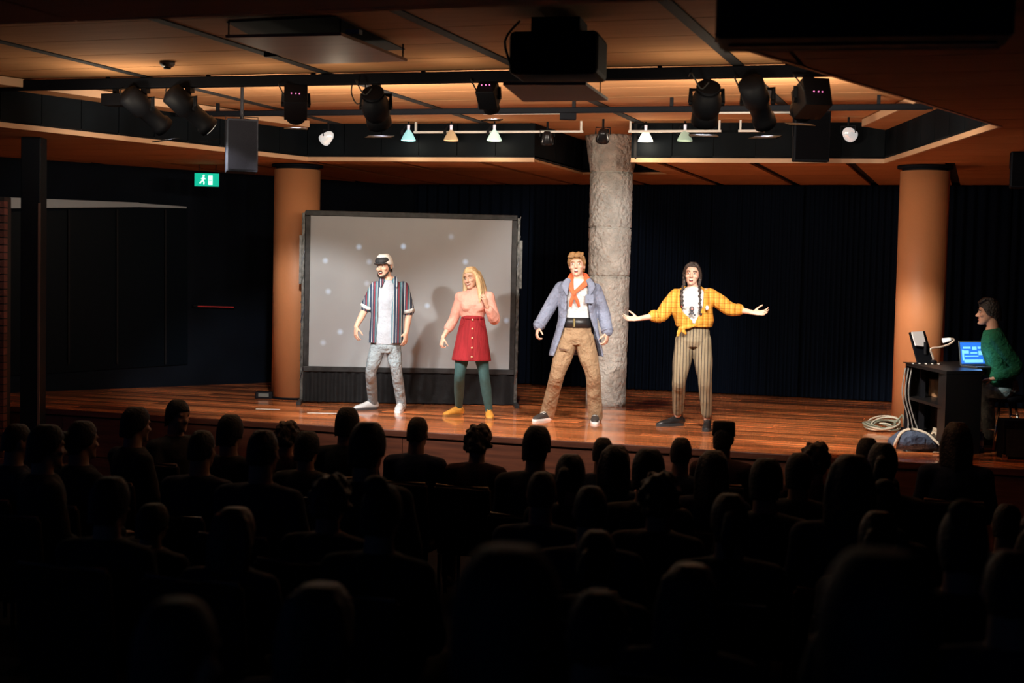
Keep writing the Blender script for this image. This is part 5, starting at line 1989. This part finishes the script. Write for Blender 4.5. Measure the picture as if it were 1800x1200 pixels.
CLOTHS = [dark('charcoal_top', (.012, .012, .014)), dark('navy_top', (.008, .011, .026)), dark('maroon_top', (.022, .008, .010)), dark('black_top', (.006, .006, .007)), dark('blue_top', (.008, .016, .07))]
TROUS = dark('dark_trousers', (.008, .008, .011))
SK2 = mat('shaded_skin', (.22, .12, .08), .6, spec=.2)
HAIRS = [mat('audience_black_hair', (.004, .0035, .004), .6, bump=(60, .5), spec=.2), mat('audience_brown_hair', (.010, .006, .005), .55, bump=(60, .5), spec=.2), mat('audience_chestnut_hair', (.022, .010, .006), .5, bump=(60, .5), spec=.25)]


def spectator(kind, top, hair):
    root = empty('spectator')
    H, N = V((0, 0, .53)), V((0, -.02, 1.07))
    sl, sr = V((-.185, 0, .985)), V((.185, 0, .985))
    hd = Head((0, -.035, 1.105), 0, 4, 0, 1.0)
    body = MB()
    hd.add(body)
    limb(body, [N + V((0, .01, -.06)), hd.p(0, .02, .05)], [.066, .060])
    torso(body, H, N, .175, .15, .16, -.01, sl=sl, sr=sr, low=-.07)
    for s in (-1, 1):
        sh_, e_, w_ = V((s * .185, 0, .985)), V((s * .23, -.06, .72)), V((s * .10, -.27, .62))
        limb(body, [sh_, bone(sh_, e_, .5), e_, bone(e_, w_, .4), w_], [.046, .042, .036, .036, .025])
        hand(body, w_, (-s * .5, -1, -.1), (0, 0, -1), (-s, 0, 0), .5, .08, .95)
        hp, k_, a_ = V((s * .09, -.02, .52)), V((s * .12, -.44, .50)), V((s * .12, -.44, .09))
        limb(body, [hp, bone(hp, k_, .5), k_, bone(k_, a_, .4), a_, a_ + V((0, -.13, -.05))], [.075, .07, .052, .05, .036, .03])
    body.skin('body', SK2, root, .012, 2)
    hb = MB()
    if kind == 'short':
        hd.cap_hair(hb, .016, .165, .02, .08)
    elif kind == 'crop':
        hd.cap_hair(hb, .006, .170, .05, .11)
    elif kind == 'curly':
        hd.cap_hair(hb, .020, .16, .03, .07)
        rg_ = random.Random(2)
        for i in range(70):
            a_, z = rg_.uniform(0, 2 * PI), rg_.uniform(.06, .245)
            k = max(.2, 1 - ((max(z, .12) - .12) / .135) ** 2.3) ** .5
            y = .004 + .112 * k * math.sin(a_)
            if y < -.06 and z < .17:
                continue
            hd.blob(hb, .094 * k * math.cos(a_), y, z, .022, .022, .022)
    elif kind == 'bun':
        hd.cap_hair(hb, .012, .175, .03, .08)
        hd.blob(hb, 0, .075, .235, .055, .052, .048)
        hd.blob(hb, 0, .045, .225, .045, .045, .03)
    elif kind == 'pony':
        hd.cap_hair(hb, .012, .175, .03, .08)
        hd.strand(hb, [(0, .10, .15), (0, .145, .14), (.01, .16, .06), (.0, .145, -.05)], [.022, .032, .034, .014])
    elif kind == 'hat':
        hd.cap_hair(hb, .010, .165, .04, .09)
    else:   # long
        hd.cap_hair(hb, .022, .175, .0, .05)
        for x in (-.075, -.04, 0, .04, .075):
            hd.strand(hb, [(x * .75, .05, .185), (x, .085 - abs(x) * .5, .08), (x * 1.0, .09 - abs(x) * .5, -.05), (x * .85, .085 - abs(x) * .4, -.16)], [.034, .040, .036, .016])
    hb.skin('hair', hair, root, .011, 2)
    if kind == 'hat':
        h2 = MB()
        h2.lathe([(.090, .0), (.088, .06), (.086, .105), (.075, .115), (.02, .118)], 24, hd.p(0, .005, .145), Euler((R(4), 0, 0)).to_matrix())
        h2.build('hat', CLOTHS[3], root, True)
    tp = MB()
    torso(tp, H, N, .185, .165, .165, .014, sl=sl, sr=sr, low=-.04, top=1.0)
    for s in (-1, 1):
        sh_, e_, w_ = V((s * .185, 0, .985)), V((s * .23, -.06, .72)), V((s * .10, -.27, .62))
        limb(tp, [sh_, bone(sh_, e_, .5), e_, bone(e_, w_, .85)], [.068, .064, .056, .044])
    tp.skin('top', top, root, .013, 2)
    tr_ = MB()
    for s in (-1, 1):
        hp, k_, a_ = V((s * .09, -.0, .52)), V((s * .12, -.44, .50)), V((s * .12, -.44, .07))
        limb(tr_, [hp, bone(hp, k_, .5), k_, bone(k_, a_, .4), a_], [.098, .09, .072, .066, .058])
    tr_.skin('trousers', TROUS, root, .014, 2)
    for s in (-1, 1):
        sh2 = MB().tube([(s * .12, -.40, .045), (s * .12, -.50, .04), (s * .125, -.60, .03)], [(.042, .045), (.045, .036), (.036, .026)], 10, sub=3, rnd=True)
        sh2.build('shoe', RUBBER, root, True)
    return root


def seat_proto():
    root = empty('auditorium_seat')
    UPH = dark('seat_upholstery', (.014, .007, .006))
    MB().box((0, -.03, .41), (.44, .44, .07)).build('seat', UPH, root, bevel=.02)
    MB().box((0, .235, .66), (.44, .05, .46), Euler((R(-7), 0, 0)).to_matrix()).build('backrest', UPH, root, bevel=.02)
    for s in (-1, 1):
        for y in (-.2, .2):
            MB().tube([(s * .19, y, 0), (s * .19, y, .38)], .014, 8).build('leg', BLACKM, root)
    MB().tube([(-.2, .262, .86), (-.2, .262, .895), (.2, .262, .895), (.2, .262, .86)], .012, 8).build('top_rail', mat('brown_rail', (.09, .045, .03), .4), root)
    return root


KINDS = ['short', 'crop', 'curly', 'bun', 'pony', 'long', 'hat']
PROTO = {}
for i, k in enumerate(KINDS):
    PROTO[k] = [spectator(k, CLOTHS[i % 4], HAIRS[i % 3])]
SEATP = seat_proto()

# heads one can pick out: (pixel x, pixel y of the crown, hair kind, label)
SEEN = [
    (307, 701, 'short', 'spectator with a lit cheek turned right at the left end of the front row', 1.9),
    (400, 728, 'short', 'dark round-headed spectator below the left terracotta column', 0),
    (349, 754, 'crop', 'low dark spectator between the lit-cheeked one and the left column', 0),
    (456, 753, 'crop', 'narrow dark spectator head just left of the pair below the column', 0),
    (501, 742, 'curly', 'curly dark head of the pair below the screen left edge', 0),
    (536, 757, 'short', 'lower dark head of the pair below the screen left edge', 0),
    (607, 715, 'short', 'tall dark spectator rising left of the cap-wearing performer shoes', 0),
    (641, 741, 'short', 'dark spectator head directly below the white sneakers', 0),
    (731, 731, 'crop', 'round dark head between the white sneakers and the mustard shoes', 0),
    (838, 748, 'curly', 'dark head below the teal-tighted legs', 0),
    (941, 748, 'short', 'dark head below the left foot of the blue-coated performer', 0),
    (1058, 767, 'crop', 'higher of two overlapping heads below the concrete column', 0),
    (1080, 783, 'long', 'lower long-haired of two overlapping heads below the concrete column', 0),
    (1138, 788, 'short', 'low dark head between the concrete column and the booted feet', 0),
    (1000, 797, 'pony', 'low dark ponytailed head below the blue-coated performer', 0),
    (1196, 767, 'crop', 'round dark head directly below the booted feet', 0),
    (1271, 744, 'hat', 'square-topped dark hat silhouette right of the booted feet', 0),
    (1253, 792, 'long', 'long-haired dark head in front of the square hat', 0),
    (1346, 805, 'short', 'small low dark head right of the square hat', 0),
    (1433, 780, 'curly', 'bushy dark head in the gap right of the square hat', 0),
    (1405, 796, 'short', 'dark head half behind the bushy one', 0),
    (1525, 769, 'short', 'left of two heads below the cable coil', 0),
    (1552, 777, 'pony', 'right of two heads below the cable coil', 0),
    (1497, 800, 'long', 'long-haired spectator with rim-lit hair below the stage right side', 0),
    (1683, 742, 'long', 'dark spectator blocking the foot of the sound desk', 0),
    (230, 714, 'short', 'dim spectator with a faint lit ear near the left aisle', 0.5),
    (135, 738, 'pony', 'dim spectator right of the black post', 0.4),
    (70, 745, 'short', 'dim spectator below the black square post', 0.6),
    (20, 742, 'crop', 'dim spectator at the far left edge', 0.5),
    (665, 850, 'bun', 'dark head with a thin rim of light below the white sneakers, second block', 0),
    (575, 838, 'curly', 'faintly rimmed head left of the rim-lit bun', 0),
    (185, 838, 'short', 'faintly rimmed head in the dark left rows', 0),
    (262, 885, 'short', 'dim head with a faint right rim in the left rows', 0),
    (405, 893, 'long', 'large dim head with a grey rim on its right', 0),
    (880, 962, 'short', 'large dim head in the dark middle rows', 0),
    (1045, 1036, 'crop', 'near dim head left of the brown-rimmed one', 0),
    (1210, 994, 'long', 'near head with a warm brown rim of light on its left', 0),
    (1045, 932, 'pony', 'dim ponytailed head in the dark centre', 0),
    (552, 1030, 'long', 'largest nearest dark head with a purplish rim on its right', 0),
    (290, 1050, 'crop', 'near spectator in a dark blue top at lower left', 0),
    (1695, 895, 'bun', 'dim rimmed head in the dark right rows', 0),
    (1545, 970, 'short', 'dim head in the lower right rows', 0),
    (1490, 1090, 'long', 'near dim head with a faint rim at lower right', 0),
    (1780, 965, 'crop', 'dim head at the right edge of the dark rows', 0),
]
taken = []      # (row, X)


def ground(Y):
    return floor_h(Y)


def place(px, py, kind, label, turn, group, first_row=0):
    best = None
    for k, Y in enumerate(ROWS):
        if not ((k <= 4) if py < 830 else (3 <= k <= 6) if py < 900 else k >= 5):
            continue
        p = on_y(px, py, Y)
        h = p.z - ground(Y)
        sc = h / 1.352
        cost = abs(sc - 1.0) + (5 if any(r == k and abs(x - p.x) < .46 for r, x in taken) else 0)
        if best is None or cost < best[0]:
            best = (cost, k, p, sc)
    cost, k, p, sc = best
    print('seat', px, py, k, round(sc, 2), round(p.x, 2))
    if cost > 4 or sc > 1.35:
        return False
    taken.append((k, p.x))
    src = PROTO[kind][0]
    o = copy_tree(src)
    o.location = (p.x, ROWS[k], ground(ROWS[k]))
    o.scale = (max(.86, sc), max(.86, sc), sc)
    o.rotation_euler.z = PI - turn
    tag(o, label, 'spectator', group)
    return k, p.x


seats = []
for (px, py, kind, label, turn) in SEEN:
    r = place(px, py, kind, label, turn, 'spectators in the dark rows')
    if r:
        seats.append(r)
    else:
        print('no seat for', px, py)
# the navy top of the near left spectator
rf = random.Random(21)
FILL = 'dark silhouette of a seated spectator lost in the unlit rows'
nf = 0
for k, Y in enumerate(ROWS):
    if k < 3:
        continue
    x = -9.5 + rf.random() * .3
    while x < 3.0:
        hz_ = ground(Y) + 1.352 * rf.uniform(.93, 1.0)
        pp = proj((x, Y, hz_))
        d = V((x, Y, 0)).length
        if -40 < pp[0] < 1840 and pp[1] < 1210 and pp[1] > 822 + max(0, k - 4) * 25 and d > 4.0 and all(not (r == k and abs(q - x) < .5) for r, q in taken):
            o = copy_tree(PROTO[rf.choice(KINDS[:6])][0])
            o.location = (x, Y, ground(Y))
            s = (hz_ - ground(Y)) / 1.352
            o.scale = (s, s, s)
            o.rotation_euler.z = PI + rf.uniform(-.25, .25)
            tag(o, FILL, 'spectator', 'spectators lost in the unlit rows')
            taken.append((k, x))
            seats.append((k, x))
            nf += 1
        x += .56 + rf.random() * .08
print('fill', nf, 'seats', len(seats))
for (k, x) in seats:
    o = copy_tree(SEATP)
    o.location = (x, ROWS[k] - .02, ground(ROWS[k]))
    o.rotation_euler.z = PI
    tag(o, 'dark upholstered seat under a spectator in the unlit rows', 'seat', 'seats of the dark auditorium')
for k in KINDS:
    drop_tree(PROTO[k][0])
drop_tree(SEATP)
bpy.context.view_layer.update()
